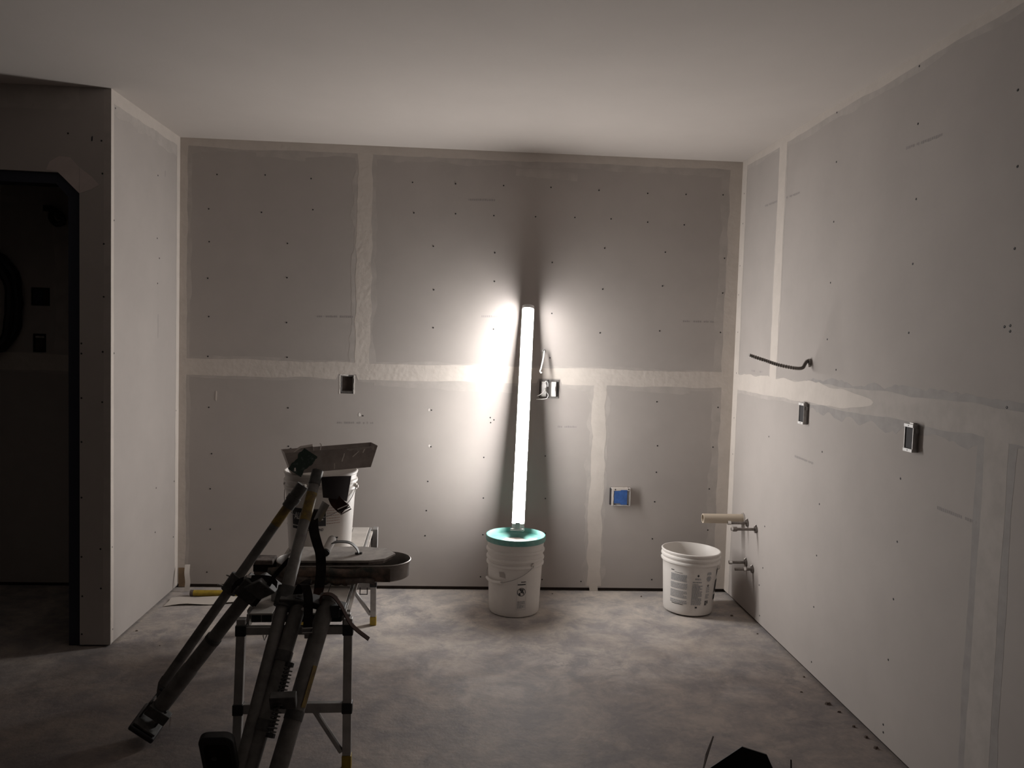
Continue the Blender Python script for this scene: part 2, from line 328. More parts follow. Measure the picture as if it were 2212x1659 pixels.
CR=[(1.456,4.118,.011,'dark splinter on the floor just right of the open bucket'),(1.50,3.86,.007,'tiny crumb by the right wall nearest the pipe stubs'),(1.50,3.09,.016,'largest brown lump of debris by the right wall'),(1.045,4.426,.009,'dark flat chip on the floor left of the open bucket'),(.549,4.461,.006,'tiny chip on the floor right of the lidded bucket'),(1.44,3.20,.007,''),(1.515,2.90,.012,''),(1.515,2.74,.014,''),(-1.48,3.85,.008,'brown crumb at the foot of the left side wall'),(-1.31,3.67,.005,'tiny crumb on the floor in front of the left side wall'),(1.515,3.02,.010,''),(1.52,2.82,.013,''),(1.515,3.35,.008,'')]

screws(BS, fb, RB, wb)
# ---- right wall
wr = MB().box((XR+T, Y0, 0), (XR+.15, D+T, H)).build('wall_right', 'dark'); tag(wr, 'long right wall of taped drywall with pipe stubs and two boxes', 'wall', kind='structure')
JU, JL = 3.940, 2.240
panel(fr, JU+.002, D, JH+.001, H).build('drywall_sheet', 'paper', wr)
panel(fr, 1.5, JU-.002, JH+.001, H).build('drywall_sheet', 'paper', wr)
panel(fr, Y0, 1.496, JH+.001, H).build('drywall_sheet', 'paper', wr)
panel(fr, JL+.002, D, .016, JH-.001).build('drywall_sheet', 'paper', wr)
panel(fr, Y0, JL-.002, .016, JH-.001).build('drywall_sheet', 'paper', wr)
two(fr, wr, (JU, JH), (JU, H-.03), .056, .044, .010, .007, 41)
band(fr, (D, 1.218), (3.20, 1.218), .062, .050, .010, .012, .0006, 46, chunk=14, taper=.5).build('feathered_coat', 'coat', wr)
band(fr, (D, 1.222), (2.95, 1.222), .050, .042, .008, .012, .0013, 47, chunk=10, taper=.45).build('joint_compound', 'mud', wr)
band(fr, (3.55, 1.215), (.9, 1.225), .075, .072, .026, .018, .0004, 48, chunk=7).build('damp_compound', 'wet', wr)
band(fr, (3.7, 1.222), (.9, 1.222), .050, .045, .008, .008, .0008, 49, chunk=14).build('feathered_coat', 'coat', wr)
band(fr, (JL, JH-.04), (JL, .02), .085, .085, .007, .007, .0004, 51, chunk=20).build('damp_compound', 'wet', wr)
band(fr, (JL, JH), (JL, .015), .052, .052, .005, .005, .0009, 52, chunk=20).build('feathered_coat', 'coat', wr)
two(fr, wr, (D, H), (.8, H), .060, .035, .014, .006, 57, 'l', 18)
two(fr, wr, (D, .015), (D, H), .085, .075, .006, .005, 71, 'l')
for k, (a, b) in enumerate((((2.817, 2.135), (2.601, 2.130)), ((4.15, 2.145), (3.72, 2.138)), ((3.643, .925), (3.434, .921)), ((2.508, .924), (2.306, .920)), ((4.235, 1.292), (4.19, 1.292)), ((4.12, 1.292), (4.085, 1.292)))):
    stamp(fr, a, b, .011, 400+k, wr)
screws(RS, fr, RR, wr)
fc = lambda u, v, w: (XR-v, u, H-w)
ceil_ob = bpy.data.objects['ceiling']
band(fc, (D, 0), (.6, 0), .055, 0, .008, 0, .0006, 141, chunk=14).build('joint_compound', 'coat', ceil_ob)
# ---- left partition: runs in depth from the doorway to the back wall, its end faces the camera
wl = MB().box((XJ+T, DP+T, 0), (XL-T, D+T, H)).build('wall_left', 'dark'); tag(wl, 'pale side wall left of the taped back wall ending at an outside corner', 'wall', kind='structure')
panel(fl, DP, D, .012, H).build('drywall_sheet', 'paper', wl)
panel(ff, XJ, XL-.0002, .008, H).build('drywall_sheet', 'paper', wl)
panel(lambda u, v, w: (XJ-w, u, v), DP+T, D, .010, H).build('drywall_sheet', 'paper', wl)
band(fl, (DP, .012), (DP, H), 0, .030, 0, .003, .0012, 81).build('corner_bead', 'mud', wl)
band(ff, (XL, .010), (XL, H), .030, 0, .002, 0, .0010, 82).build('corner_bead', 'coat', wl)
two(fl, wl, (DP, H), (D, H), .105, .055, .020, .008, 84, 'r', 8)
two(fl, wl, (D, .02), (D, H), .055, .045, .006, .005, 87, 'l')
for k, (a, b) in enumerate((((4.21, 1.49), (4.21, 1.37)), ((4.30, 2.22), (4.30, 2.19)))):
    MB(fl).prism([(a[0], a[1]), (a[0]+.004, a[1]), (b[0]+.003, b[1]), (b[0], b[1])], 0, .0004).build('pencil_mark', 'stamp', wl)
screws(LS, fl, RL, wl); screws(FS[1:], ff, RB, wl)
# ---- wall over and left of the doorway
hp = [(X0, H), (XJ, H), (XJ, 1.995), (-1.742, 2.076), (-2.62, 2.085), (-2.62, 0), (X0, 0)]
wh = MB(ff).prism(hp, 0, -PT).build('wall_header', 'paper'); tag(wh, 'dark drywall above and beside the shadowed doorway', 'wall', kind='structure')
band(ff, (-3.5, H), (XJ, H), 0, .10, 0, .006, .0008, 101, chunk=20).build('feathered_coat', 'coat', wh)
MB(ff).prism([(-1.652, 1.99), (-1.742, 2.078), (-1.79, 2.085), (-1.775, 2.12), (-1.735, 2.145), (-1.69, 2.14), (-1.652, 2.10)], 0, .0012).build('plaster_patch', 'plaster', wh)
MB(ff).prism([(-1.651, 1.99), (-1.651, 2.10), (-1.60, 2.062), (-1.57, 2.03), (-1.60, 2.01)], 0, .0012).build('plaster_patch', 'plaster', wl)
screws(FS[:1], ff, RB, wh)
MB(ff).prism([(-1.602, 2.232), (-1.596, 2.236), (-1.597, 2.215), (-1.603, 2.213)], 0, .0006).build('pencil_mark', 'frame', wl)
# dark lining of the doorway
ch = [(XJ, 0), (XJ, 1.995), (-1.742, 2.076), (-2.62, 2.085)]; ci = [(-2.62, 2.035), (-1.755, 2.030), (-1.704, 1.975), (-1.704, 0)]
t1 = MB(ff).prism(ch+ci, -.012, -.11).build('trim_1', 'frame'); tag(t1, 'dark navy lining around the doorway with a cut upper corner', 'door frame', kind='structure')
MB(ff).box((-1.7065, 1.115, -.075), (-1.7042, 1.19, -.030)).build('strike_plate', 'shine', t1)
# ---- shadowed back wall seen through the doorway
wa = MB().box((X0, D+T, 0), (XJ, D+.15, H)).build('wall_alcove', 'dark'); tag(wa, 'shadowed drywall seen through the doorway', 'wall', kind='structure')
holeA, holeB = (-2.292, -2.195, 1.522, 1.618), (-2.283, -2.215, 1.272, 1.372)
panel(fb, X0, XJ, JH+.001, H, [holeA, holeB]).build('drywall_sheet', 'paper', wa)
panel(fb, X0, XJ, .02, JH-.001).build('drywall_sheet', 'paper', wa)
two(fb, wa, (-3.2, 1.22), (XJ, 1.22), .055, .045, .01, .006, 111)
band(fb, (-2.7, 2.07), (-2.16, 2.085), .02, .02, .006, .006, .0008, 117).build('feathered_coat', 'coat', wa)
band(fb, (-2.13, 1.25), (-2.13, 2.02), .045, .05, .02, .02, .0008, 118).build('feathered_coat', 'coat', wa)
# ---- the rest of the room, behind and left of the camera
tag(MB().box((X0-.15, Y0, 0), (XR+.1, Y0-.15, H)).build('wall_rear', 'ceil'), 'plain drywall behind the camera', 'wall', kind='structure')
tag(MB().box((X0-.15, Y0, 0), (X0, D+.15, H)).build('wall_far_left', 'ceil'), 'plain drywall on the far left', 'wall', kind='structure')

# ------------------------------------------------------------------ strip light leaning on the wall
def frame_of(z, y):
    z = Vector(z).normalized(); y = Vector(y); y = (y-z*y.dot(z)).normalized(); x = y.cross(z); return Matrix((x, y, z)).transposed().to_4x4()
FB, FT = Vector((.3275, 4.240, .4085)), Vector((.3665, 4.474, 1.600))
TURN = math.radians(9)                   # the lens is turned towards the left wall
lf = empty('strip_light', FB, 'glowing four-foot strip light leaning on the back wall', 'lamp')
lf.rotation_mode = 'QUATERNION'; lf.rotation_quaternion = frame_of(FT-FB, (-math.sin(TURN), -math.cos(TURN), 0)).to_quaternion()
LL = (FT-FB).length
uvw = lambda u, v, w: (u, v, w)
prof = [(-.027, -.004), (-.024, -.030), (.024, -.030), (.027, -.004), (.0325, .0), (.0325, .003), (-.0325, .003), (-.0325, .0)]
MB(uvw).prism(prof, .012, LL-.008).build('housing', 'housing', lf)
m = MB(); n = 14; vs = []; fs = []
for i in range(n+1):
    a = math.pi*i/n; vs += [(.0285*math.cos(a), .003+.043*math.sin(a), .036), (.0285*math.cos(a), .003+.043*math.sin(a), LL-.016)]
fs = [(2*i, 2*i+2, 2*i+3, 2*i+1) for i in range(n)]
m.add(vs, fs).build('lens', 'lens', lf, smooth=True)
def cap(z0, z1, k):
    poly = [(.0325*k*math.cos(math.pi*i/12), .002+.047*k*math.sin(math.pi*i/12)) for i in range(13)]+[(-.028*k, -.032*k), (.028*k, -.032*k)]
    return MB(uvw).prism(poly, z0, z1)
cap(LL-.018, LL, 1.0).build('end_cap', 'housing', lf, bevel=.0015)
cap(.010, .038, 1.0).build('end_cap', 'boxm', lf, bevel=.0015)
MB().box((-.034, -.02, 0), (.036, .054, .012)).build('foot_block', 'boxm', lf, bevel=.002)
MB().box((-.014, .046, .014), (.010, .056, .044)).build('clip', 'boxm', lf, bevel=.001)

# ------------------------------------------------------------------ buckets
def bucket(name, loc, label, r0, r1, h, ribs, rotz=0, tilt=None):
    b = empty(name, loc, label, 'bucket', rot=(tilt[0] if tilt else 0, tilt[1] if tilt else 0, rotz))
    R = lambda z: r0+(r1-r0)*z/h
    prof = [(.001, 0), (r0-.012, 0), (r0-.010, .004), (r0-.003, .004), (R(.012), .012), (R(.03), .03)]
    for k in range(1, 8):
        z = .03+(ribs[0]-.012-.03)*k/7; prof.append((R(z), z))
    for z in ribs: prof += [(R(z)+.001, z-.009), (R(z)+.0075, z-.005), (R(z)+.0085, z), (R(z)+.0075, z+.005), (R(z)+.001, z+.009)]
    prof += [(R(h)+.001, h-.014), (R(h)+.005, h-.010), (R(h)+.006, h-.003), (R(h)+.003, h), (R(h)-.001, h), (R(h)-.003, h-.004)]
    prof += [(R(h*k/6)-.003, max(.006, h*k/6)) for k in (5, 4, 3, 2, 1)]+[(r0-.008, .006), (.001, .006)]
    MB().lathe(prof, 56).build('body', 'wplastic', b, smooth=True)
    return b, R
def bail(b, R, z0, phi, drop, side=1, grip=None):
    # wire handle hanging against the bucket: from ear to ear round one side
    pts = []
    for k in range(25):
        t = k/24; a = phi+side*math.pi*t; z = z0-drop*math.sin(math.pi*t)**.8; r = R(z)+.007+.006*(1-abs(2*t-1))
        pts.append((r*math.cos(a), r*math.sin(a), z))
    hd = MB().tube(pts, .0017, 6).build('handle', 'wire', b, smooth=True)
    if grip: MB().tube(pts[grip[0]:grip[1]], .008, 10).build('grip', 'wplastic', hd, smooth=True)
    for a in (phi, phi+math.pi):
        m = MB(); c = Vector((R(z0)*math.cos(a), R(z0)*math.sin(a), z0)); d = Vector((math.cos(a), math.sin(a), 0))
        m.tube([tuple(c-d*.004), tuple(c+d*.010)], .013, 14); m.tube([tuple(c+d*.010), tuple(c+d*.016)], .007, 10)
        m.build('handle_ear', 'wplastic', b, smooth=True)
def cyl(R, phi, off=.0012):               # (u along the surface, v = height) -> cylinder surface
    return lambda u, v, w: ((R(v)+off+w)*math.cos(phi+u/R(v)), (R(v)+off+w)*math.sin(phi+u/R(v)), v)
def patch(m, u0, u1, v0, v1, n=1, nv=1):
    vs = []; fs = []
    for i in range(n+1):
        for j in range(nv+1): vs.append((u0+(u1-u0)*i/n, v0+(v1-v0)*j/nv, 0))
    for i in range(n):
        for j in range(nv): a = i*(nv+1)+j; fs.append((a, a+nv+1, a+nv+2, a+1))
    return m.add(vs, fs)
def para(m, u0, u1, v0, v1, lines, seed, fill=.62):
    rg = random.Random(seed); dv = (v1-v0)/lines
    for i in range(lines):
        v = v1-dv*(i+1)+dv*(1-fill)/2; u = u0; end = u1 if rg.random() < .75 else u0+(u1-u0)*rg.uniform(.5, .9)
        while u < end-.002:
            wd = min(rg.uniform(.004, .012), end-u); patch(m, u, u+wd, v, v+dv*fill); u += wd+.0018
    return m
def ring(m, u, v, r0, r1, n=24):
    vs = []; 
    for k in range(n): a = 2*math.pi*k/n; vs += [(u+r0*math.cos(a), v+r0*math.sin(a), 0), (u+r1*math.cos(a), v+r1*math.sin(a), 0)]
    return m.add(vs, [(2*k, 2*k+1, 2*((k+1)%n)+1, 2*((k+1)%n)) for k in range(n)])
def blob(m, pts): return m.add([(a, b, 0) for a, b in pts], [tuple(range(len(pts)))])
PH = -math.pi/2
# 1: bucket with the green lid under the light
b1, R1 = bucket('lidded_bucket', (.314, 4.19, 0), 'white bucket with a green lid under the strip light', .130, .147, .385, (.262, .290, .330), 0)
bail(b1, R1, .268, PH+.62, .090, side=-1, grip=(9, 16))
lid = MB().lathe([(.001, .383), (.128, .383), (.134, .380), (.140, .381), (.146, .400), (.149, .404), (.154, .403), (.1565, .397), (.1565, .380), (.154, .374), (.149, .374), (.149, .379), (.001, .379)], 56).build('lid', 'green', b1, smooth=True)
MB().add([(-.075, -.055, .3836), (-.020, -.075, .3838), (.050, -.045, .3836), (.020, .01, .3838), (-.05, .0, .3836)], [(0, 1, 2, 3, 4)]).build('compound_smear', 'mud', lid)
MB().add([(.045, -.085, .3836), (.10, -.055, .3838), (.115, .0, .3836), (.07, -.02, .3838)], [(0, 1, 2, 3)]).build('compound_smear', 'mud', lid)
c0_ = cyl(R1, PH+.20); c = lambda u, v, w: c0_(u*1.1, (v-.165)*1.1+.118, w)
m = MB(c); z1, z0 = .232, .098; W = .022
for (a, b_, d, e_) in ((-W, -W+.0008, z0, z1), (W-.0008, W, z0, z1), (-W, W, z0, z0+.0008)): patch(m, a, b_, d, e_, 2, 3)
para(m, -W+.004, W-.003, .104, .140, 9, 5); stuff(m.build('warning_text', 'greyink', b1))
m = MB(c); patch(m, -.004, .019, .228, .232, 2); patch(m, -W+.003, .019, .215, .220, 3); ring(m, 0, .182, .0175, .0200)
blob(m, [(-.010, .196), (-.006, .199), (-.002, .196), (.004, .197), (.009, .192), (.008, .186), (.012, .180), (.008, .172), (.004, .180), (.000, .176), (-.004, .181), (-.003, .186), (-.009, .190)])
blob(m, [(-.012, .180), (-.006, .178), (-.003, .168), (-.008, .166), (-.012, .170)]); blob(m, [(.010, .176), (.013, .176), (.010, .170), (.008, .171)])
blob(m, [(-.014, .171), (-.013, .169), (.013, .194), (.012, .196)])
stuff(m.build('falling_hazard_pictogram', 'ink', b1))
MB(cyl(R1, PH-.52)).add([(-.022, .235, 0), (.006, .237, 0), (.014, .225, 0), (.016, .205, 0), (-.018, .208, 0)], [(0, 1, 2, 3, 4)]).build('dirt_smudge', 'coat', b1)
# 2: open bucket by the right corner
b2, R2 = bucket('open_bucket', (1.247, 4.215, 0.004), 'open empty white bucket printed with grey text near the pipes', .128, .150, .326, (.272, .298), 0, tilt=(-.01, .028))
bail(b2, R2, .262, PH+1.02, .070, side=1)
m = MB(cyl(R2, PH-.66)); para(m, -.050, .040, .180, .218, 7, 11, .75); para(m, -.050, .043, .140, .172, 4, 12); para(m, -.050, .043, .092, .132, 5, 13); para(m, -.050, .043, .062, .082, 2, 14)
stuff(m.build('instructions_text', 'greyink', b2))
m = MB(cyl(R2, PH-.66)); patch(m, -.050, -.030, .232, .236, 2); patch(m, -.028, .018, .224, .226, 3); patch(m, -.040, .024, .057, .060, 3); stuff(m.build('heading_lines', 'ink', b2))
m = MB(cyl(R2, PH+.03)); para(m, -.016, .016, .196, .206, 2, 21); para(m, -.027, .027, .180, .188, 1, 23, .8); para(m, -.027, .027, .062, .176, 15, 22, .72); stuff(m.build('warranty_text', 'greyink', b2))
m = MB(cyl(R2, PH+.03)); blob(m, [(0, .226), (.006, .219), (0, .212), (-.006, .219)]); patch(m, -.005, .006, .046, .054); stuff(m.build('diamond_mark', 'ink', b2))
m = MB(cyl(R2, PH+.48)); blob(m, [(-.010, .236), (.010, .236), (.014, .228), (.015, .222), (-.015, .222), (-.014, .228)]); patch(m, -.011, .011, .190, .214, 2)
para(m, -.011, .010, .128, .158, 3, 31, .5); para(m, -.011, .011, .096, .122, 4, 32); stuff(m.build('bottle_pictogram', 'greyink', b2))
m = MB(cyl(R2, PH+.48)); ring(m, 0, .203, .0165, .0178, 4); ring(m, -.001, .165, .003, .006, 12); para(m, -.012, .012, .060, .086, 3, 33, .7); stuff(m.build('pictogram_outline', 'ink', b2))
m = MB(cyl(R2, PH+.98)); blob(m, [(-.010, .185), (.020, .190), (.020, .125), (-.010, .118)]); blob(m, [(-.006, .240), (.010, .252), (.012, .225), (0, .205)]); patch(m, -.01, .02, .080, .108); stuff(m.build('brand_panel', 'ink', b2))
# 3: bucket on the bench
b3, R3 = bucket('compound_bucket', (-.580, 3.50, .5015), 'white joint compound bucket with a black label standing on the bench', .130, .149, .338, (.268, .296), 0)
bail(b3, R3, .272, PH+1.45, .115, side=-1)
cc = cyl(R3, PH-.20); ru = .078
m = MB(cc); patch(m, -.078, .072, .124, .196, 10); patch(m, -.078, -.020, .108, .119, 5)
stuff(m.build('label_panel', 'ink', b3))
tv, tf = text_mesh('ALL PURPOSE', .034, .0009, .25, .62)
m = MB(cyl(R3, PH-.20, .0020)); m.add([(x-.002, .162+y*1.15, 0) for x, y in tv], tf); stuff(m.build('label_lettering', 'whiteink', b3))
tv, tf = text_mesh('JOINT COMPOUND', .015, .0003, .2, .75)
m = MB(cyl(R3, PH-.20, .0018)); m.add([(x+.012, .108+y, 0) for x, y in tv], tf); stuff(m.build('label_subtitle', 'ink', b3))
m = MB(cyl(R3, PH+.56)); para(m, -.030, .030, .128, .205, 7, 41, .16); stuff(m.build('red_print', 'redink', b3))
m = MB(cyl(R3, PH+.52)); patch(m, -.012, .028, .066, .073, 3); patch(m, .000, .026, .054, .061, 2); stuff(m.build('black_print', 'ink', b3))

# ------------------------------------------------------------------ electrical boxes, cables, pipe stubs
def wall_box(name, fn, u0, u1, v0, v1, out, depth, label, m_='boxm', t=.0025, cat='electrical box', plate=None, inm='boxin'):
    pw = -depth if plate is None else plate
    e = tag(MB(fn).box((u0+t, v0+t, pw), (u1-t, v1-t, pw+.002)).build(name, inm), label, cat)
    m = MB(fn)
    m.box((u0, v0, -depth), (u0+t, v1, out)); m.box((u1-t, v0, -depth), (u1, v1, out)); m.box((u0+t, v0, -depth), (u1-t, v0+t, out)); m.box((u0+t, v1-t, -depth), (u1-t, v1, out))
    m.build('box_wall', m_, e)
    return e
e = wall_box('switch_box', fb, -.648, -.584, 1.096, 1.188, -.002, .05, 'recessed empty outlet box with a chipped white edge on the back wall')
m = MB(fb)
rg = random.Random(3)
for (a, b_) in (((-.655, 1.190), (-.655, 1.090)), ((-.577, 1.192), (-.577, 1.090))):
    band(fb, a, b_, .003, .003, .002, .002, .001, rg.randint(0, 999), step=.004, chunk=3).build('chipped_edge', 'chip', e)
band(fb, (-.655, 1.195), (-.610, 1.194), .004, .004, .004, .003, .001, 4, step=.004, chunk=3).build('chipped_edge', 'chip', e)
MB(fb).box((-.645, 1.098, -.02), (-.588, 1.106, -.012)).build('box_lip', 'boxm', e)
# double box with devices pulled out of it
e = wall_box('double_outlet_box', fb, .450, .552, 1.098, 1.192, .002, .05, 'open double outlet box with loose wires beside the strip light', 'boxm', plate=-.012, inm='boxm')
d1 = MB(fb).box((.456, 1.104, -.010), (.482, 1.186, .020)).build('receptacle', 'white', e, bevel=.003)
m = MB(fb)
for v in (1.164, 1.128): m.prism([(.469+.014*math.cos(k*math.pi/8), v+.014*math.sin(k*math.pi/8)) for k in range(16)], .020, .027)
stuff(m.build('outlet_face', 'white', d1))
d2 = MB(fb).box((.512, 1.104, -.010), (.538, 1.186, .018)).build('switch', 'white', e, bevel=.003)
MB(fb).box((.519, 1.135, .018), (.531, 1.160, .030)).build('toggle', 'white', d2, bevel=.002)
m = MB(fb); m.box((.448, 1.186, .002), (.490, 1.196, .005)); m.box((.500, 1.186, .002), (.554, 1.196, .005)); m.box((.500, 1.094, .002), (.554, 1.104, .005)); stuff(m.build('mounting_ear', 'boxm', e))
MB(fb).tube(smooth_path([(.474, 1.150, .02), (.468, 1.135, .045), (.448, 1.118, .06), (.428, 1.108, .062)]), .0022, 6).build('wire', 'white', e, smooth=True)
MB(fb).tube(smooth_path([(.486, 1.125, .01), (.492, 1.112, .04), (.478, 1.094, .055), (.425, 1.090, .06)]), .0022, 6).build('wire', 'white', e, smooth=True)
MB(fb).tube(smooth_path([(.470, 1.178, .02), (.478, 1.190, .035), (.488, 1.180, .04), (.490, 1.160, .03)]), .0022, 6).build('wire', 'white', e, smooth=True)
# white cable coming out of the wall
e = tag(MB(fb).tube(smooth_path([(.465, 1.357, -.012), (.465, 1.352, .02), (.458, 1.315, .045), (.446, 1.262, .062), (.441, 1.246, .066), (.445, 1.238, .068), (.450, 1.240, .068)]), .0042, 8).build('white_cable', 'white', smooth=True), 'short white cable hanging from a hole above the double outlet box', 'cable')
MB(fb).tube([(.4652+.008*math.cos(k*math.pi/6), 1.357+.008*math.sin(k*math.pi/6), .0005) for k in range(12)], .003, 6, closed=True).build('cable_bushing', 'boxm', e, smooth=True)
# blue-taped box
e = wall_box('taped_box', fb, .870, .976, .499, .598, .026, .05, 'outlet box masked with blue tape low on the back wall', 'white')
MB(fb).box((.885, .512, .0262), (.921, .582, .0275)).build('tape_strip', 'blue', e); MB(fb).box((.921, .505, .0268), (.958, .588, .0285)).build('tape_strip', 'blue', e)
MB(fb).box((.872, .501, .018), (.974, .596, .0255)).build('mud_ring', 'boxm', e)
MB(fb).box((.862, .502, .0), (.8695, .594, .024)).build('side_gap', 'boxin', e)
m = MB(fb)
for (u, v) in ((.889, .590), (.965, .592), (.889, .506), (.962, .506)): m.prism([(u+.004*math.cos(k*math.pi/4), v+.004*math.sin(k*math.pi/4)) for k in range(8)], .026, .029)
stuff(m.build('screw_head', 'ink', e))
band(fb, (.872, .5925), (.974, .5925), .0055, .008, .002, .004, .066, 5, step=.006, chunk=3).build('compound_crust', 'mud', e)
band(fb, (.8745, .50), (.8745, .597), .004, .007, .001, .003, .066, 6, step=.006, chunk=3).build('compound_crust', 'mud', e)
# two boxes standing proud of the right wall
def proud_box(u0, u1, v0, v1, label):
    e = wall_box('outlet_box', fr, u0, u1, v0, v1, .020, .045, label, 'boxm', .0018, plate=.015)  # near-black plate close to the opening paints in the shade inside the box
    for (a, b_) in ((v1-.0105, v1), (v0, v0+.0105)):
        t_ = MB(fr).box((u0-.001, a, .020), (u1+.001, b_, .0225)).build('mounting_tab', 'white', e)
        MB(fr).prism([((u0+u1)/2+.0025*math.cos(k*math.pi/4), (a+b_)/2+.0025*math.sin(k*math.pi/4)) for k in range(8)], .0225, .0228).build('screw_hole', 'ink', t_)
    MB(fr).box((u0-.004, v1-.030, 0), (u0-.0002, v1-.015, .014)).build('side_clamp', 'boxm', e)
    MB(fr).box((u0+.015, v1+.0002, 0), (u1-.015, v1+.004, .012)).build('top_knockout', 'boxm', e)
    return e
proud_box(3.513, 3.565, 1.078, 1.172, 'farther of the two empty outlet boxes, below the armoured cable on the right wall')
proud_box(2.637, 2.690, 1.078, 1.172, 'nearer and larger-looking empty outlet box on the right wall')
# armoured cable
pts = smooth_path([(1.552, 3.516, 1.352), (1.535, 3.516, 1.362), (1.522, 3.515, 1.345), (1.512, 3.514, 1.330), (1.48, 3.512, 1.327), (1.40, 3.508, 1.340), (1.33, 3.504, 1.360), (1.263, 3.5, 1.379)], 22)
rad = [.0082 if (k % 3) else .0058 for k in range(len(pts))]
e = tag(MB().tube(pts, rad, 10).build('armoured_cable', 'mc', smooth=True), 'spiral armoured metal cable sticking out of the right wall', 'cable')
MB(fr).prism([(3.516+.017*math.cos(k*math.pi/6)*.7, 1.352+.017*math.sin(k*math.pi/6)*1.1) for k in range(12)], 0, .010).build('cable_connector', 'mc', e)
# drain and supply stubs
e = empty('drain_pipe', (XR, 4.262, .485), 'cream plastic drain pipe stub above the open bucket', 'pipe')
n = 20; ro, ri = .0255, .0205; L_ = .222; vs = []; fs = []
for k in range(n):
    a = 2*math.pi*k/n; c_, s_ = math.cos(a), math.sin(a); vs += [(0, ro*c_, ro*s_), (-L_, ro*c_, ro*s_), (-L_, ri*c_, ri*s_), (-.02, ri*c_, ri*s_)]
for k in range(n):
    j = (k+1) % n; fs += [(4*k+q, 4*k+q+1, 4*j+q+1, 4*j+q) for q in range(3)]
fs.append(tuple(4*k+3 for k in range(n)))
MB().add(vs, fs).build('pipe', 'pvc', e, smooth=True)
MB().tube([(-.002, .030*math.cos(2*math.pi*k/16), .030*math.sin(2*math.pi*k/16)) for k in range(16)], .004, 6, closed=True).build('wall_collar', 'dust', e, smooth=True)
def stub(loc, L_, label, nut):
    e = empty('supply_pipe', loc, label, 'pipe', group='supply pipe stubs')
    MB().tube([(0, 0, 0), (-L_, 0, 0)], .0075, 12).build('pipe', 'brass', e, smooth=True)
    MB().tube([(0, 0, 0), (-.008, 0, 0)], .019, 14).build('wall_flange', 'brass', e, smooth=True)
    if nut == 'nut':
        MB().tube([(-L_+.002, 0, 0), (-L_+.022, 0, 0)], .0125, 6).build('compression_nut', 'brass', e)
        MB().tube([(-L_-.008, 0, 0), (-L_+.002, 0, 0)], .009, 12).build('threaded_end', 'shine', e, smooth=True)
    elif nut == 'cap':
        MB().tube([(-L_-.004, 0, 0), (-L_+.012, 0, 0)], .0105, 12).build('end_cap', 'shine', e, smooth=True)
    else:
        MB().tube([(-L_*.52, 0, 0), (-L_*.40, 0, 0)], .0105, 10).build('coupling', 'shine', e, smooth=True)
    MB().tube([(-.010, .0, .015), (-.004, 0, .024)], .004, 6).build('hanger_tab', 'brass', e)
stub((XR, 4.192, .478), .104, 'upper supply pipe stub just under the cream drain pipe', 'cap')
stub((XR, 4.063, .475), .125, 'supply pipe stub ending in a hexagonal nut on the right wall', 'nut')
stub((XR, 4.186, .268), .090, 'left one of the two lower supply pipe stubs', 'cap')
stub((XR, 4.088, .259), .095, 'lowest supply pipe stub with a bright coupling on the right wall', 'coupling')
# things in the shadowed room
e = wall_box('junction_box', fb, -2.288, -2.199, 1.526, 1.614, .004, .04, 'upper square box on the dark wall seen through the doorway', 'black'); MB(fb).box((-2.283, 1.531, -.01), (-2.235, 1.609, -.006)).build('cover_plate', 'frame', e)
e = wall_box('switch_box', fb, -2.280, -2.218, 1.276, 1.368, .004, .04, 'lower box on the dark wall seen through the doorway', 'black'); MB(fb).box((-2.272, 1.350, -.01), (-2.226, 1.360, -.002)).build('cover_plate', 'boxm', e)
pts = [(-2.46+.115*math.cos(2*math.pi*k/36), 1.53+.24*math.sin(2*math.pi*k/36), .03+.012*math.sin(k*1.3)) for k in range(36)]
e = tag(MB(fb).tube(pts, .028, 10, closed=True).build('hose_coil', 'black', smooth=True), 'black coiled hose hanging on the dark wall at the left edge', 'hose')
MB(fb).tube([(-2.46+.10*math.cos(2*math.pi*k/36), 1.51+.225*math.sin(2*math.pi*k/36), .075+.01*math.cos(k*1.1)) for k in range(36)], .022, 8, closed=True).build('hose_turn', 'black', e, smooth=True)
MB(fb).box((-2.475, 1.75, 0), (-2.445, 1.80, .11)).build('hook', 'black', e, bevel=.004)
e = tag(MB(fb).tube(smooth_path([(-2.20, 2.035, .02), (-2.16, 2.03, .05), (-2.11, 2.00, .06), (-2.10, 1.965, .05), (-2.13, 1.95, .06), (-2.165, 1.985, .05), (-2.14, 2.015, .07), (-2.105, 1.98, .08)]), .015, 8).build('cable_bundle', 'black', smooth=True), 'black knotted cable bundle high on the dark wall inside the doorway', 'cable')
MB(fb).box((-2.215, 2.020, 0), (-2.185, 2.050, .03)).build('clip', 'black', e)

# ------------------------------------------------------------------ work bench
bn = empty('work_bench', (-.515, 2.67, 0), 'folding aluminium work bench with yellow feet under the compound bucket', 'bench', rot=(0, 0, math.radians(2.2)))
LB = 1.21
for k in range(4):
    x0 = -.150+k*.0755
    pk = MB().box((x0, .0, .494), (x0+.072, LB, .5)).build('deck_plank', 'aludeck', bn, bevel=.001)
    m = MB()
    for q in (.002, .0355, .069): m.box((x0+q, .004, .470), (x0+q+.002, LB-.004, .494))
    m.build('plank_rib', 'alu', pk)
    MB().box((x0+.005, .006, .468), (x0+.068, .02, .4935)).build('hollow_end_shade', 'black', pk)  # black block paints in the shade inside the hollow plank end
for s in (-1, 1): MB().box((s*.155-.004, -.004, .452), (s*.155+.004, LB+.004, .498)).build('side_rail', 'alu', bn, bevel=.001)
for s in (-1, 1):
    MB().box((s*.1645-.0045, .05, .485), (s*.1645+.0045, LB-.05, .494)).build('edge_trim', 'aludeck', bn)
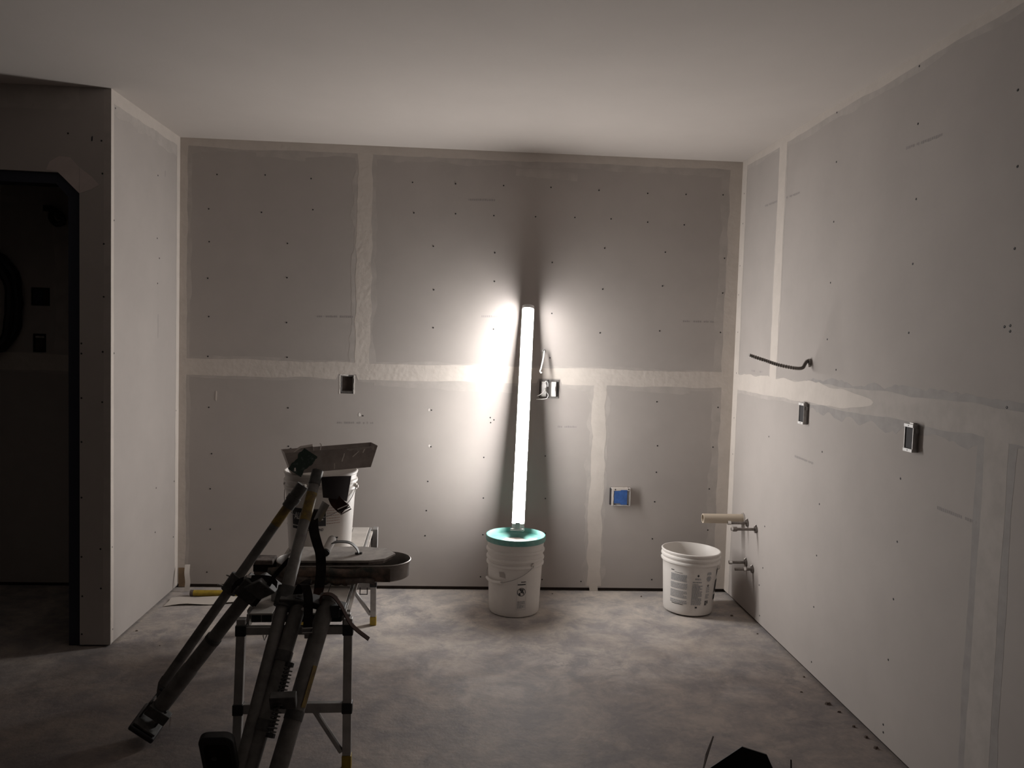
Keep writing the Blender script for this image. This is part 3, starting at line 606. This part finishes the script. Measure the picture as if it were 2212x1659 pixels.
def leg(sx, near):
    y0, y1 = (-.022, -.052) if near else (LB+.022, LB+.07); s = .014
    xt, xb = sx*.170, sx*(.176 if near else .172)
    top, bot = Vector((xt, y0, .492 if near else .480)), Vector((xb, y1, .0)); mid = bot.lerp(top, .092)
    fr_ = lambda a, b: MB().add([(p.x+dx*s, p.y+dy*s, p.z) for p in (a, b) for dx, dy in ((-1,-1),(1,-1),(1,1),(-1,1))], [(0,3,2,1),(4,5,6,7),(0,1,5,4),(1,2,6,5),(2,3,7,6),(3,0,4,7)])
    lg = fr_(mid, top).build('leg', 'alu', bn, bevel=.002)
    s = .0152; fr_(bot, mid).build('yellow_foot', 'yellow', lg, bevel=.002)
    for t in ((.455, .20) if near else (.455, .215)):
        p = bot.lerp(top, t/top.z); MB().cbox(tuple(p), (.034, .034, .036)).build('corner_joint', 'black', lg, bevel=.003)
    return lg
for near in (True, False):
    for sx in (-1, 1): leg(sx, near)
    y = (-.024, -.040) if near else (LB+.024, LB+.045)
    MB().box((-.158, y[0]-.011, .440), (.158, y[0]+.011, .466)).build('crossbar', 'alu', bn, bevel=.002)
    MB().box((-.160, y[1]-.011, .185), (.160, y[1]+.011, .217)).build('crossbar', 'alu', bn, bevel=.002)
    for sx in (-1, 1):
        yb = (-.052) if near else LB+.06
        MB().tube([(sx*.068, y[1], .190), (sx*.158, yb, .055)], .0095, 8).build('brace', 'alu', bn, smooth=True)
MB().box((.166, LB-.03, .40), (.190, LB+.03, .497)).build('end_bracket', 'alu', bn, bevel=.002)
MB().box((.150, -.012, .455), (.176, .012, .500)).build('end_bracket', 'alu', bn, bevel=.002)
MB().box((-.105, .12, .5005), (-.060, .17, .548)).build('hinge_lock', 'alu', bn, bevel=.003)
MB().box((.03, -.030, .425), (.055, -.010, .442)).build('latch', 'alu', bn, bevel=.002)
MB().tube([(-.10, -.035, .440), (-.095, -.04, .425), (-.088, -.035, .440)], .002, 6).build('latch_wire', 'alu', bn)

# ------------------------------------------------------------------ mud pan on the bucket
mp = empty('mud_pan', (-.530, 3.428, .8525), 'smeared stainless steel mud pan lying across the compound bucket', 'pan', rot=(math.radians(-1), math.radians(-3.2), math.radians(19)))
Lt, Lb, Wt, Wb, Hh, t_ = .190, .163, .062, .036, .092, .0014
def ringp(L_, W_, z): return [(-L_, -W_, z), (L_, -W_, z), (L_, W_, z), (-L_, W_, z)]
vs = ringp(Lb, Wb, 0)+ringp(Lt, Wt, Hh)+ringp(Lt-t_, Wt-t_, Hh)+ringp(Lb-t_, Wb-t_, t_)
fs = [(3,2,1,0)]+[(4*q+i, 4*q+(i+1)%4, 4*q+4+(i+1)%4, 4*q+4+i) for q in range(3) for i in range(4)]+[(12,13,14,15)]
MB().add(vs, fs).build('pan_body', 'steel', mp)
fpan = lambda u, v, w: (u, -(Wb+(Wt-Wb)*v/Hh)-w-.0004, v)
band(fpan, (-.150, .002), (-.085, .085), .035, .030, .010, .012, .0006, 501, step=.006, chunk=4).build('green_lettering_patch', 'greenink', mp)
for (a, b, wd, sd) in (((.050, .070), (.040, .036), .003, 3), ((.135, .083), (.128, .066), .003, 4), ((.085, .052), (.112, .074), .0018, 5), ((-.148, .012), (-.148, .026), .004, 6), ((.010, .030), (.010, .006), .0014, 9)):
    band(fpan, a, b, wd, wd*.6, wd*.5, wd*.5, .0007, sd, step=.004, chunk=3).build('compound_smear', 'chip', mp)
band(fpan, (.06, .088), (.175, .089), .002, .010, .001, .009, .0008, 511, step=.004, chunk=3).build('compound_crust', 'dust', mp)
MB().ribbon([(-.150, .058, .070), (-.110, .060, .094), (-.060, .060, .098), (-.058, .058, .080)], (0, .004, .004), .004).build('compound_crust', 'coat', mp)
MB().ribbon([(-.030, .055, .075), (-.024, .060, .098), (-.028, .064, .104)], (.002, 0, 0), .003).build('compound_drip', 'chip', mp)

# ------------------------------------------------------------------ oval pan with sander, belt and block on the bench
op = empty('oval_pan', (-.420, 3.095, .5012), 'shallow round-ended metal pan overhanging the bench', 'pan', rot=(0, 0, math.radians(3)))
def stad(hl, r, z, n=16):
    o = []
    for k in range(n+1): a = -math.pi/2+math.pi*k/n; o.append((hl+r*math.cos(a), r*math.sin(a), z))
    for k in range(n+1): a = math.pi/2+math.pi*k/n; o.append((-hl+r*math.cos(a), r*math.sin(a), z))
    return o
hl = .148; lv = [(.092, 0), (.098, .004), (.102, .058), (.1045, .060), (.1045, .064), (.1015, .066), (.0995, .062), (.0965, .006)]
vs = []; 
for r, z in lv: vs += stad(hl, r, z)
n = 34; fs = [(i*n+k, i*n+(k+1)%n, (i+1)*n+(k+1)%n, (i+1)*n+k) for i in range(len(lv)-1) for k in range(n)]+[tuple(range(n))[::-1], tuple((len(lv)-1)*n+k for k in range(n))]
MB().add(vs, fs).build('pan_body', 'galv', op, smooth=True)
sd = empty('hand_sander', (-.420, 3.095, .5685), 'dusty plate with a strap handle lying on the round-ended pan', 'hand tool', rot=(math.radians(1.2), 0, math.radians(2)))
pl = [(-.20, -.10), (.10, -.095), (.155, -.070), (.192, .0), (.155, .068), (.06, .092), (-.20, .085)]
MB(uvw).prism(pl, .010, .019).build('plate', 'dust', sd, bevel=.002)
MB(uvw).prism([(a*.97, b*.95) for a, b in pl], .0, .010).build('backing_pad', 'rag2', sd)
MB().ribbon(smooth_path([(-.060, .005, .055), (-.020, .006, .062), (.020, .002, .058), (.045, -.005, .040), (.055, -.012, .021)]), (0, .014, 0), .003).build('strap_bracket', 'dulld', sd)  # darker alloy puts the strap's unlit side into its colour
MB().tube([(-.066, -.040, .034), (-.052, .038, .060)], .0165, 14).build('grip', 'dust', sd, smooth=True)
MB().tube([(-.0668, -.0445, .0325), (-.066, -.040, .034)], .0155, 14).build('grip_end', 'black', sd); MB().tube([(-.052, .038, .060), (-.0512, .042, .0612)], .0155, 14).build('grip_end', 'black', sd)
for (a, b) in ((.046, -.018), (.062, -.012)): MB().tube([(a, b, .019), (a, b, .026)], .0055, 8).build('bolt', 'dulld', sd)
MB().ribbon([(-.085, -.02, .022), (-.075, .0, .045), (-.06, .01, .052)], (0, .01, 0), .003).build('grip_stay', 'galv', sd)
bt = empty('tool_belt', (-.44, 2.962, .5015), 'dark stained tool belt draped along the front of the round-ended pan', 'belt')
rg = random.Random(8)
def drape(x0, x1, zt, zb, bul, m_, nm, seed, nx=26, nz=6, y0=0.0):
    A, B_, Cc = noise1(seed, nx, 3), noise1(seed+1, nx, 2), noise1(seed+2, nx, 4); vs = []; fs = []
    for s_ in (0, 1):
        for i in range(nx+1):
            for j in range(nz+1):
                t = j/nz; zt_ = zt+.006*A[i]; zb_ = max(.001, zb+.010*B_[i])
                vs.append((x0+(x1-x0)*i/nx, y0-bul*math.sin(math.pi*min(1, t*1.15))*(.75+.45*Cc[i]*(1-t)+.3*B_[i]*t)-.003+.004*s_, zb_+(zt_-zb_)*(1-t)))
    k = (nx+1)*(nz+1)
    for i in range(nx):
        for j in range(nz):
            q = i*(nz+1)+j; f = (q, q+1, q+nz+2, q+nz+1); fs += [f, tuple(v+k for v in f[::-1])]
    return MB().add(vs, fs).build(nm, m_, bt, smooth=True, ang=60)
drape(-.235, .205, .068, .024, .018, 'rag', 'belt_band', 3)
drape(-.225, -.075, .040, .0, .024, 'rag2', 'pouch', 13, 12)
drape(-.080, .050, .038, .002, .022, 'rag', 'pouch', 23, 12)
drape(.045, .150, .036, .004, .020, 'rag2', 'pouch', 33, 10)
MB().tube([(.098, -.012, -.002), (.098, -.014, -.026), (.124, -.014, -.026), (.124, -.012, -.002)], .0022, 6).build('buckle', 'dulld', bt)
sb = tag(MB().box((-.745, 3.035, .502), (-.676, 3.115, .572)).build('sanding_block', 'rag2', bevel=.004), 'grey dusty sanding block at the left end of the round-ended pan', 'sanding block')
MB().box((-.7462, 3.033, .530), (-.675, 3.117, .556)).build('wrap_band', 'strap', sb)

# ------------------------------------------------------------------ stilts
def sheet(cor, n, bulge, t):             # curved plate between four corners
    a, b, c, d = [Vector(p) for p in cor]; N = (b-a).cross(d-a).normalized(); vs = []
    for s in (0, 1):
        for i in range(n+1):
            for j in range(n+1):
                u, v = i/n, j/n; p = a*(1-u)*(1-v)+b*u*(1-v)+c*u*v+d*(1-u)*v
                vs.append(tuple(p+N*(bulge*4*u*(1-u)+s*t)))
    k = (n+1)**2; fs = []
    for i in range(n):
        for j in range(n):
            q = i*(n+1)+j; f = (q, q+1, q+n+2, q+n+1); fs += [f, tuple(x+k for x in f[::-1])]
    edge = [i for i in range(n+1)]+[(i)*(n+1)+n for i in range(1, n+1)]+[n*(n+1)+i for i in range(n-1, -1, -1)]+[i*(n+1) for i in range(n-1, 0, -1)]
    fs += [(edge[i], edge[(i+1) % len(edge)], edge[(i+1) % len(edge)]+k, edge[i]+k) for i in range(len(edge))]
    return MB().add(vs, fs)
def lerp(a, b, t): return tuple(Vector(a).lerp(Vector(b), t))
def stilt(name, base, label): 
    e = empty(name, base, label, 'stilt'); B = Vector(base)
    def part(nm, m_, mb, parent=e, smooth=True, bevel=0):
        off = B if parent is e else B
        mb.v = [tuple(Vector(p)-B) for p in mb.v]; return mb.build(nm, m_, parent, smooth=smooth, bevel=bevel)
    return e, part
# stilt whose foot stands out on the floor to the left
eA, pA = stilt('drywall_stilt', (-1.045, 2.83, 0), 'drywall stilt slanting down to the left with its foot out on the floor')
s0, s1 = (-1.01, 2.86, .177), (-.558, 2.98, .867)
st = pA('strut_tube', 'dull', MB().tube([s0, s1], .0172, 14))
pA('flattened_end', 'dull', MB().ribbon([(-1.022, 2.855, .105), (-1.018, 2.858, .150), s0, lerp(s0, s1, .03)], [(.006,0,-.004), (.010,0,-.007), (.014,0,-.009), (.0155,0,-.010)], .012))
pA('yellow_sticker', 'ystick', MB().tube([lerp(s0, s1, .795), lerp(s0, s1, .905)], .0178, 14), st)
pA('upper_sleeve', 'dulld', MB().tube([lerp(s0, s1, .885), lerp(s0, s1, 1.0)], .0225, 14), st)
pA('sleeve_collar', 'dulld', MB().tube([lerp(s0, s1, .915), lerp(s0, s1, .94)], .0255, 14), st)
pA('adjusting_pin', 'shine', MB().tube([lerp(s0, s1, .995), tuple(Vector(lerp(s0, s1, .995))+Vector((.014, -.012, .004)))], .0055, 8), st)
t0, t1 = (-1.018, 2.82, .095), (-.676, 2.745, .558)
lt = pA('lower_tube', 'dull', MB().tube([t0, t1], .0235, 16))
pA('outer_sleeve', 'dull', MB().tube([t0, lerp(t0, t1, .36), lerp(t0, t1, .365), lerp(t0, t1, .60)], [.0285, .0285, .0265, .0265], 16), lt)
pA('sleeve_collar', 'dulld', MB().tube([lerp(t0, t1, .585), lerp(t0, t1, .61)], .0275, 16), lt)
dA = (Vector(t1)-Vector(t0)).normalized(); pX = Vector((.8, .05, -.585)).normalized(); pY = dA.cross(pX).normalized(); pX = pY.cross(dA)
pA('sole', 'black', MB().obox((-1.047, 2.832, .052), pX*.048, pY*.070, dA*.010), bevel=.006)
pA('sole_plate', 'dulld', MB().obox((-1.038, 2.830, .066), pX*.042, pY*.062, dA*.004), bevel=.002)
for sgn in (-1, 1): pA('ankle_bracket', 'dulld', MB().obox(tuple(Vector((-1.022, 2.825, .098))+pX*.031*sgn), pX*.003, pY*.028, dA*.040), bevel=.001)
pA('heel_block', 'dulld', MB().obox((-1.004, 2.80, .100), pX*.040, pY*.016, dA*.020), bevel=.003)
pA('edge_rod', 'shine', MB().tube([tuple(Vector((-1.004, 2.80, .078))+pX*.046), tuple(Vector((-1.004, 2.80, .108))+pX*.046+dA*.01)], .0022, 6))
for q in (.05, .16): pA('bolt', 'black', MB().tube([tuple(Vector(lerp(t0, t1, q))-pX*.03-pY*.012), tuple(Vector(lerp(t0, t1, q))-pX*.040-pY*.012)], .006, 8))
cN = dA.cross(Vector((0, -1, 0))).normalized()
sh = pA('shoe_bracket', 'dulld', MB().obox(tuple(Vector(t1)-dA*.005), dA*.034, cN*.040, dA.cross(cN)*.030), bevel=.004)
pA('shoe_plate', 'dulld', MB().obox((-.640, 2.735, .570), dA*.022+Vector((.014, 0, -.004)), cN*.034, dA.cross(cN)*.040), sh, bevel=.004)
pA('strut_clamp', 'dulld', MB().tube([lerp(s0, s1, .455), lerp(s0, s1, .535)], .0285, 12), st)
pA('clamp_arm', 'dulld', MB().tube([lerp(s0, s1, .49), lerp(t0, t1, .96)], .013, 8))
for q, L_ in ((.47, .046), (.52, .040)): pA('clamp_bolt', 'boxm', MB().tube([lerp(s0, s1, q), tuple(Vector(lerp(s0, s1, q))+Vector((-.7, -.2, .35)).normalized()*L_)], .0035, 6))
pA('shoe_bolt', 'shine', MB().tube([tuple(Vector(t1)+cN*-.040+dA*-.02), tuple(Vector(t1)+cN*-.047+dA*-.02)], .006, 8))
pA('foot_strap', 'strap', MB().ribbon(smooth_path([(-.745, 2.745, .553), (-.722, 2.735, .580), (-.674, 2.725, .597), (-.611, 2.72, .596), (-.588, 2.712, .580)]), (0, .006, .010), .003))
pA('strap_tail', 'strap', MB().ribbon(smooth_path([(-.661, 2.70, .515), (-.627, 2.705, .560), (-.601, 2.71, .606), (-.570, 2.72, .644), (-.553, 2.74, .662)]), (.006, 0, -.004), .003))
pA('strap_tip', 'boxm', MB().ribbon([(-.700, 2.725, .598), (-.690, 2.722, .606), (-.675, 2.72, .604)], (0, .004, .003), .002))
# stilt propped against the near end of the bench
eB, pB = stilt('drywall_stilt', (-.560, 2.32, 0), 'drywall stilt with coil spring and black cuff propped against the bench end')
p0, p1 = (-.632, 2.325, .033), (-.494, 2.90, .930)
po = pB('strut_tube', 'dull', MB().tube([p0, lerp(p0, p1, .70), lerp(p0, p1, .705), p1], [.0205, .0205, .0185, .0185], 16))
pB('yellow_sticker', 'ystick', MB().tube([lerp(p0, p1, .83), lerp(p0, p1, .925)], .0190, 16), po)
pB('top_cap', 'dulld', MB().tube([lerp(p0, p1, .955), lerp(p0, p1, 1.004)], .0200, 16), po)
pB('top_pin', 'black', MB().tube([p1, tuple(Vector(p1)+Vector((-.005, -.004, .012)))], .004, 8), po)
a0, a1 = (-.612, 2.338, .033), (-.500, 2.667, .556)
ta = pB('lower_tube', 'dull', MB().tube([a0, a1], .0245, 16))
c0, c1 = (-.528, 2.325, .033), (-.412, 2.665, .550)
tb = pB('lower_tube', 'dull', MB().tube([c0, c1], .0275, 16))
nS = Vector((.80, -.52, .18)).normalized()*.0278; pB('height_scale_sticker', 'ystick', MB().ribbon([tuple(Vector(lerp(c0, c1, t))+nS) for t in (.46, .55, .66)], (.0045, .007, -.0045), .0012), tb)
pB('tube_collar', 'dulld', MB().tube([lerp(c0, c1, .40), lerp(c0, c1, .445)], .0290, 16), tb)
pB('tube_cap', 'dull', MB().tube([lerp(c0, c1, .985), lerp(c0, c1, 1.02)], .0290, 16), tb)
pB('upper_clamp', 'dulld', MB().tube([lerp(p0, p1, .555), lerp(p0, p1, .615)], .0300, 12), po)
pB('clamp_block', 'dulld', MB().obox((-.520, 2.662, .545), (.040, .004, -.004), (.003, .028, .012), (0, -.012, .026)), bevel=.004)
pB('clamp_bolt', 'shine', MB().tube([(-.487, 2.640, .530), (-.486, 2.628, .528)], .0062, 8))
sp0, sp1 = Vector((-.500, 2.478, .395)), Vector((-.527, 2.378, .242)); ax = (sp1-sp0).normalized(); n1_ = ax.cross(Vector((1, 0, 0))).normalized(); n2_ = ax.cross(n1_); hp_ = []
for k in range(17*12+1):
    a = 2*math.pi*k/12; hp_.append(tuple(sp0+(sp1-sp0)*(k/204)+n1_*.0125*math.cos(a)+n2_*.0125*math.sin(a)))
sg = pB('coil_spring', 'dulld', MB().tube(hp_, .0024, 5))
pB('spring_rod', 'dulld', MB().tube([tuple(sp0-ax*.016), tuple(sp1+ax*.014)], .0055, 8), sg)
for q in (sp0-ax*.010, sp1+ax*.008): pB('spring_nut', 'black', MB().tube([tuple(q-ax*.006), tuple(q+ax*.006)], .0135, 6), sg)
pB('spring_bracket', 'dulld', MB().obox((-.503, 2.425, .318), (.038, .004, 0), (0, .012, .006), (0, -.010, .022)), bevel=.003)
for t in (.78, .40): pB('tube_bracket', 'dulld', MB().tube([lerp(a0, a1, t*.86), lerp(a0, a1, t*.86+.05)], .0275, 12), ta)
so = Vector((-.668, 2.372, .140)); sz = Vector((0, -.43, .90)); sx = Vector((1, .02, .01)); rr = .024
def rrect(hx, hy, r): return [(sgx*(hx-r)+r*math.cos(a), sgy*(hy-r)+r*math.sin(a)) for (sgx, sgy, a0_) in ((1,1,0), (-1,1,math.pi/2), (-1,-1,math.pi), (1,-1,1.5*math.pi)) for a in [a0_+math.pi/2*k/5 for k in range(6)]]
fs_ = lambda u, v, w: tuple(so+sx*u+sz*v+Vector((0, -.90, -.43))*w)
sole = pB('sole', 'black', MB(fs_).prism(rrect(.049, .145, .028), -.012, .012), bevel=.003)
pB('sole_recess', 'strap', MB(fs_).prism(rrect(.036, .115, .016), .0122, .0135), sole)
for v in (.06, .0, -.06): pB('sole_bolt', 'dulld', MB(fs_).prism([(.008*math.cos(k*math.pi/4)-.01, v+.008*math.sin(k*math.pi/4)) for k in range(8)], .0135, .017), sole)
pB('base_plate', 'dulld', MB().obox((-.585, 2.345, .030), (.085, 0, 0), (0, .045, 0), (0, 0, .008)), bevel=.002)
pB('calf_cuff', 'cuff', sheet([(-.480, 2.90, .912), (-.379, 2.935, .912), (-.392, 2.925, .822), (-.470, 2.885, .842)], 8, -.018, .004))
pB('cuff_bracket', 'alu', sheet([(-.493, 2.835, .775), (-.470, 2.838, .765), (-.442, 2.85, .822), (-.466, 2.85, .838)], 4, -.008, .003))
bs = pB('cuff_strap', 'leather', MB().ribbon(smooth_path([(-.440, 2.905, .850), (-.428, 2.893, .830), (-.408, 2.885, .812), (-.392, 2.88, .801)]), (.014, .004, .016), .003))
pB('strap_buckle', 'shine', MB().tube([(-.416, 2.872, .803), (-.378, 2.878, .820), (-.370, 2.874, .806), (-.404, 2.868, .786)], .0026, 6, closed=True), bs)
pB('buckle_bar', 'dulld', MB().tube([(-.410, 2.87, .794), (-.374, 2.876, .813)], .002, 6), bs)
pB('hanging_strap', 'strap', MB().ribbon(smooth_path([(-.500, 2.855, .800), (-.490, 2.82, .745), (-.474, 2.80, .700), (-.461, 2.79, .666), (-.457, 2.785, .613), (-.461, 2.78, .552)]), (.0165, .004, 0), .003))
pB('strap_end', 'leather', MB().ribbon([(-.461, 2.78, .552), (-.464, 2.778, .534), (-.467, 2.775, .522)], [(.0165, .004, 0), (.016, .004, .002), (.011, .004, .006)], .0045))
pB('foot_plate', 'black', MB().obox((-.436, 2.662, .537), (.080, 0, -.021), (0, .030, .004), (.003, -.002, .011)), bevel=.003)
pB('toe_strap', 'strap', MB().ribbon(smooth_path([(-.508, 2.645, .572), (-.497, 2.64, .600), (-.482, 2.63, .606), (-.468, 2.612, .574), (-.463, 2.592, .523), (-.463, 2.582, .480)]), (.014, .003, 0), .003))
pB('strap_tongue', 'strap', MB().ribbon([(-.500, 2.64, .602), (-.485, 2.645, .612), (-.466, 2.65, .612)], (0, .008, .004), .004))
pB('toe_buckle', 'boxm', MB().tube([(-.478, 2.578, .482), (-.447, 2.578, .484), (-.447, 2.576, .470), (-.478, 2.576, .468)], .0028, 6, closed=True))
pB('heel_strap', 'leather', MB().ribbon(smooth_path([(-.430, 2.635, .545), (-.430, 2.633, .567), (-.417, 2.633, .577), (-.391, 2.632, .571), (-.362, 2.622, .538), (-.326, 2.60, .487), (-.268, 2.58, .448)]), (.002, .008, .002), .003))
pB('heel_clip', 'black', MB().obox((-.385, 2.640, .520), (.016, 0, 0), (0, .014, 0), (0, 0, .020)), bevel=.004)

# ------------------------------------------------------------------ left corner of the floor
yl = tag(MB().tube([(-1.395, 4.370, .0165), (-1.130, 4.372, .0165)], .016, 16).build('yellow_tube', 'yellow', smooth=True), 'yellow tube lying on the floor along the back wall', 'tube')
MB().tube([(-1.402, 4.370, .0165), (-1.385, 4.370, .0165)], .0163, 16).build('dark_end', 'crumb', yl, smooth=True)
tag(MB().ribbon(smooth_path([(-1.452, 4.475, .140), (-1.447, 4.450, .10), (-1.440, 4.442, .05), (-1.446, 4.440, .002)]), (.013, .002, 0), .0008).build('paper_tape_strip', 'tape'), 'curled strip of paper joint tape standing in the left corner', 'tape')
rg = random.Random(21); vs = []; fs = []
for i in range(13):
    for j in range(4):
        vs.append((-1.48+.46*i/12, 4.19+.075*i/12+.040*j+.008*math.sin(i*.8), .003+.007*abs(math.sin(i*.55+j*.5))*(j == 0 or j == 3)+.002*rg.random()))
fs = [(i*4+j, i*4+4+j, i*4+5+j, i*4+1+j) for i in range(12) for j in range(3)]
k = len(vs); vs2 = vs+[(a, b, c_-.001) for a, b, c_ in vs]; fs2 = fs+[tuple(x+k for x in f[::-1]) for f in fs]
tag(MB().add(vs2, fs2).build('paper_strip', 'tape', smooth=True), 'long scrap of paper tape lying on the floor in front of the yellow tube', 'paper')
MB(fb).box((-1.514, .004, .0014), (-1.462, .110, .0030)).build('exposed_stud', 'wood', wb)

# ------------------------------------------------------------------ carton at the lower edge of the frame
ct = empty('carton', (.720, 1.857, 0), 'dark open carton with raised tapered flaps at the bottom edge', 'box', rot=(0, 0, math.radians(-21.7)))
bx0, bx1, by0, by1, hz = -.119, .092, -.10, .10, .325
m = MB(); m.box((bx0, by0, 0), (bx1, by1, .004)); m.box((bx0, by0, .004), (bx0+.004, by1, hz)); m.box((bx1-.004, by0, .004), (bx1, by1, hz)); m.box((bx0+.004, by0, .004), (bx1-.004, by0+.004, hz)); m.box((bx0+.004, by1-.004, .004), (bx1-.004, by1, hz))
m.build('body', 'card', ct)
def flap(pts, m_='card'):
    a, b, c_ = [Vector(p) for p in pts[:3]]; N = (b-a).cross(c_-a).normalized()*.0035; n = len(pts)
    MB().add(list(pts)+[tuple(Vector(p)+N) for p in pts], [tuple(range(n))[::-1], tuple(range(n, 2*n))]+[(i, (i+1)%n, n+(i+1)%n, n+i) for i in range(n)]).build('flap', m_, ct)
flap([(bx0, .10, hz), (.076, .10, hz), (.036, .100, .404), (-.024, .100, .413)])
flap([(bx0-.002, -.05, hz), (bx0-.002, .085, hz), (-.096, .092, .430), (-.110, .06, .395)], 'cardin')
flap([(bx1, -.06, hz), (bx1, .090, hz), (.092, .092, .405), (.093, .060, .385)])
flap([(bx0+.01, -.10, hz), (bx1-.01, -.10, hz), (.04, -.17, .250), (-.07, -.17, .250)])

# ------------------------------------------------------------------ crumbs of debris
for k, (x, y, s, lb) in enumerate(CR):
    rg = random.Random(900+k); m = MB()
    ring_ = [(s*rg.uniform(.5, 1)*math.cos(a), s*rg.uniform(.4, .8)*math.sin(a)) for a in [i*math.pi/3 for i in range(6)]]
    m.add([(a, b, 0) for a, b in ring_]+[(a*.6, b*.6, s*.55) for a, b in ring_], [tuple(range(6))[::-1], tuple(range(6, 12))]+[(i, (i+1)%6, 6+(i+1)%6, 6+i) for i in range(6)])
    tag(m.build('debris_crumb', 'crumb', loc=(x, y, 0)), lb or 'brown crumb of debris along the foot of the right wall', 'debris', None if lb else 'crumbs along the right wall')
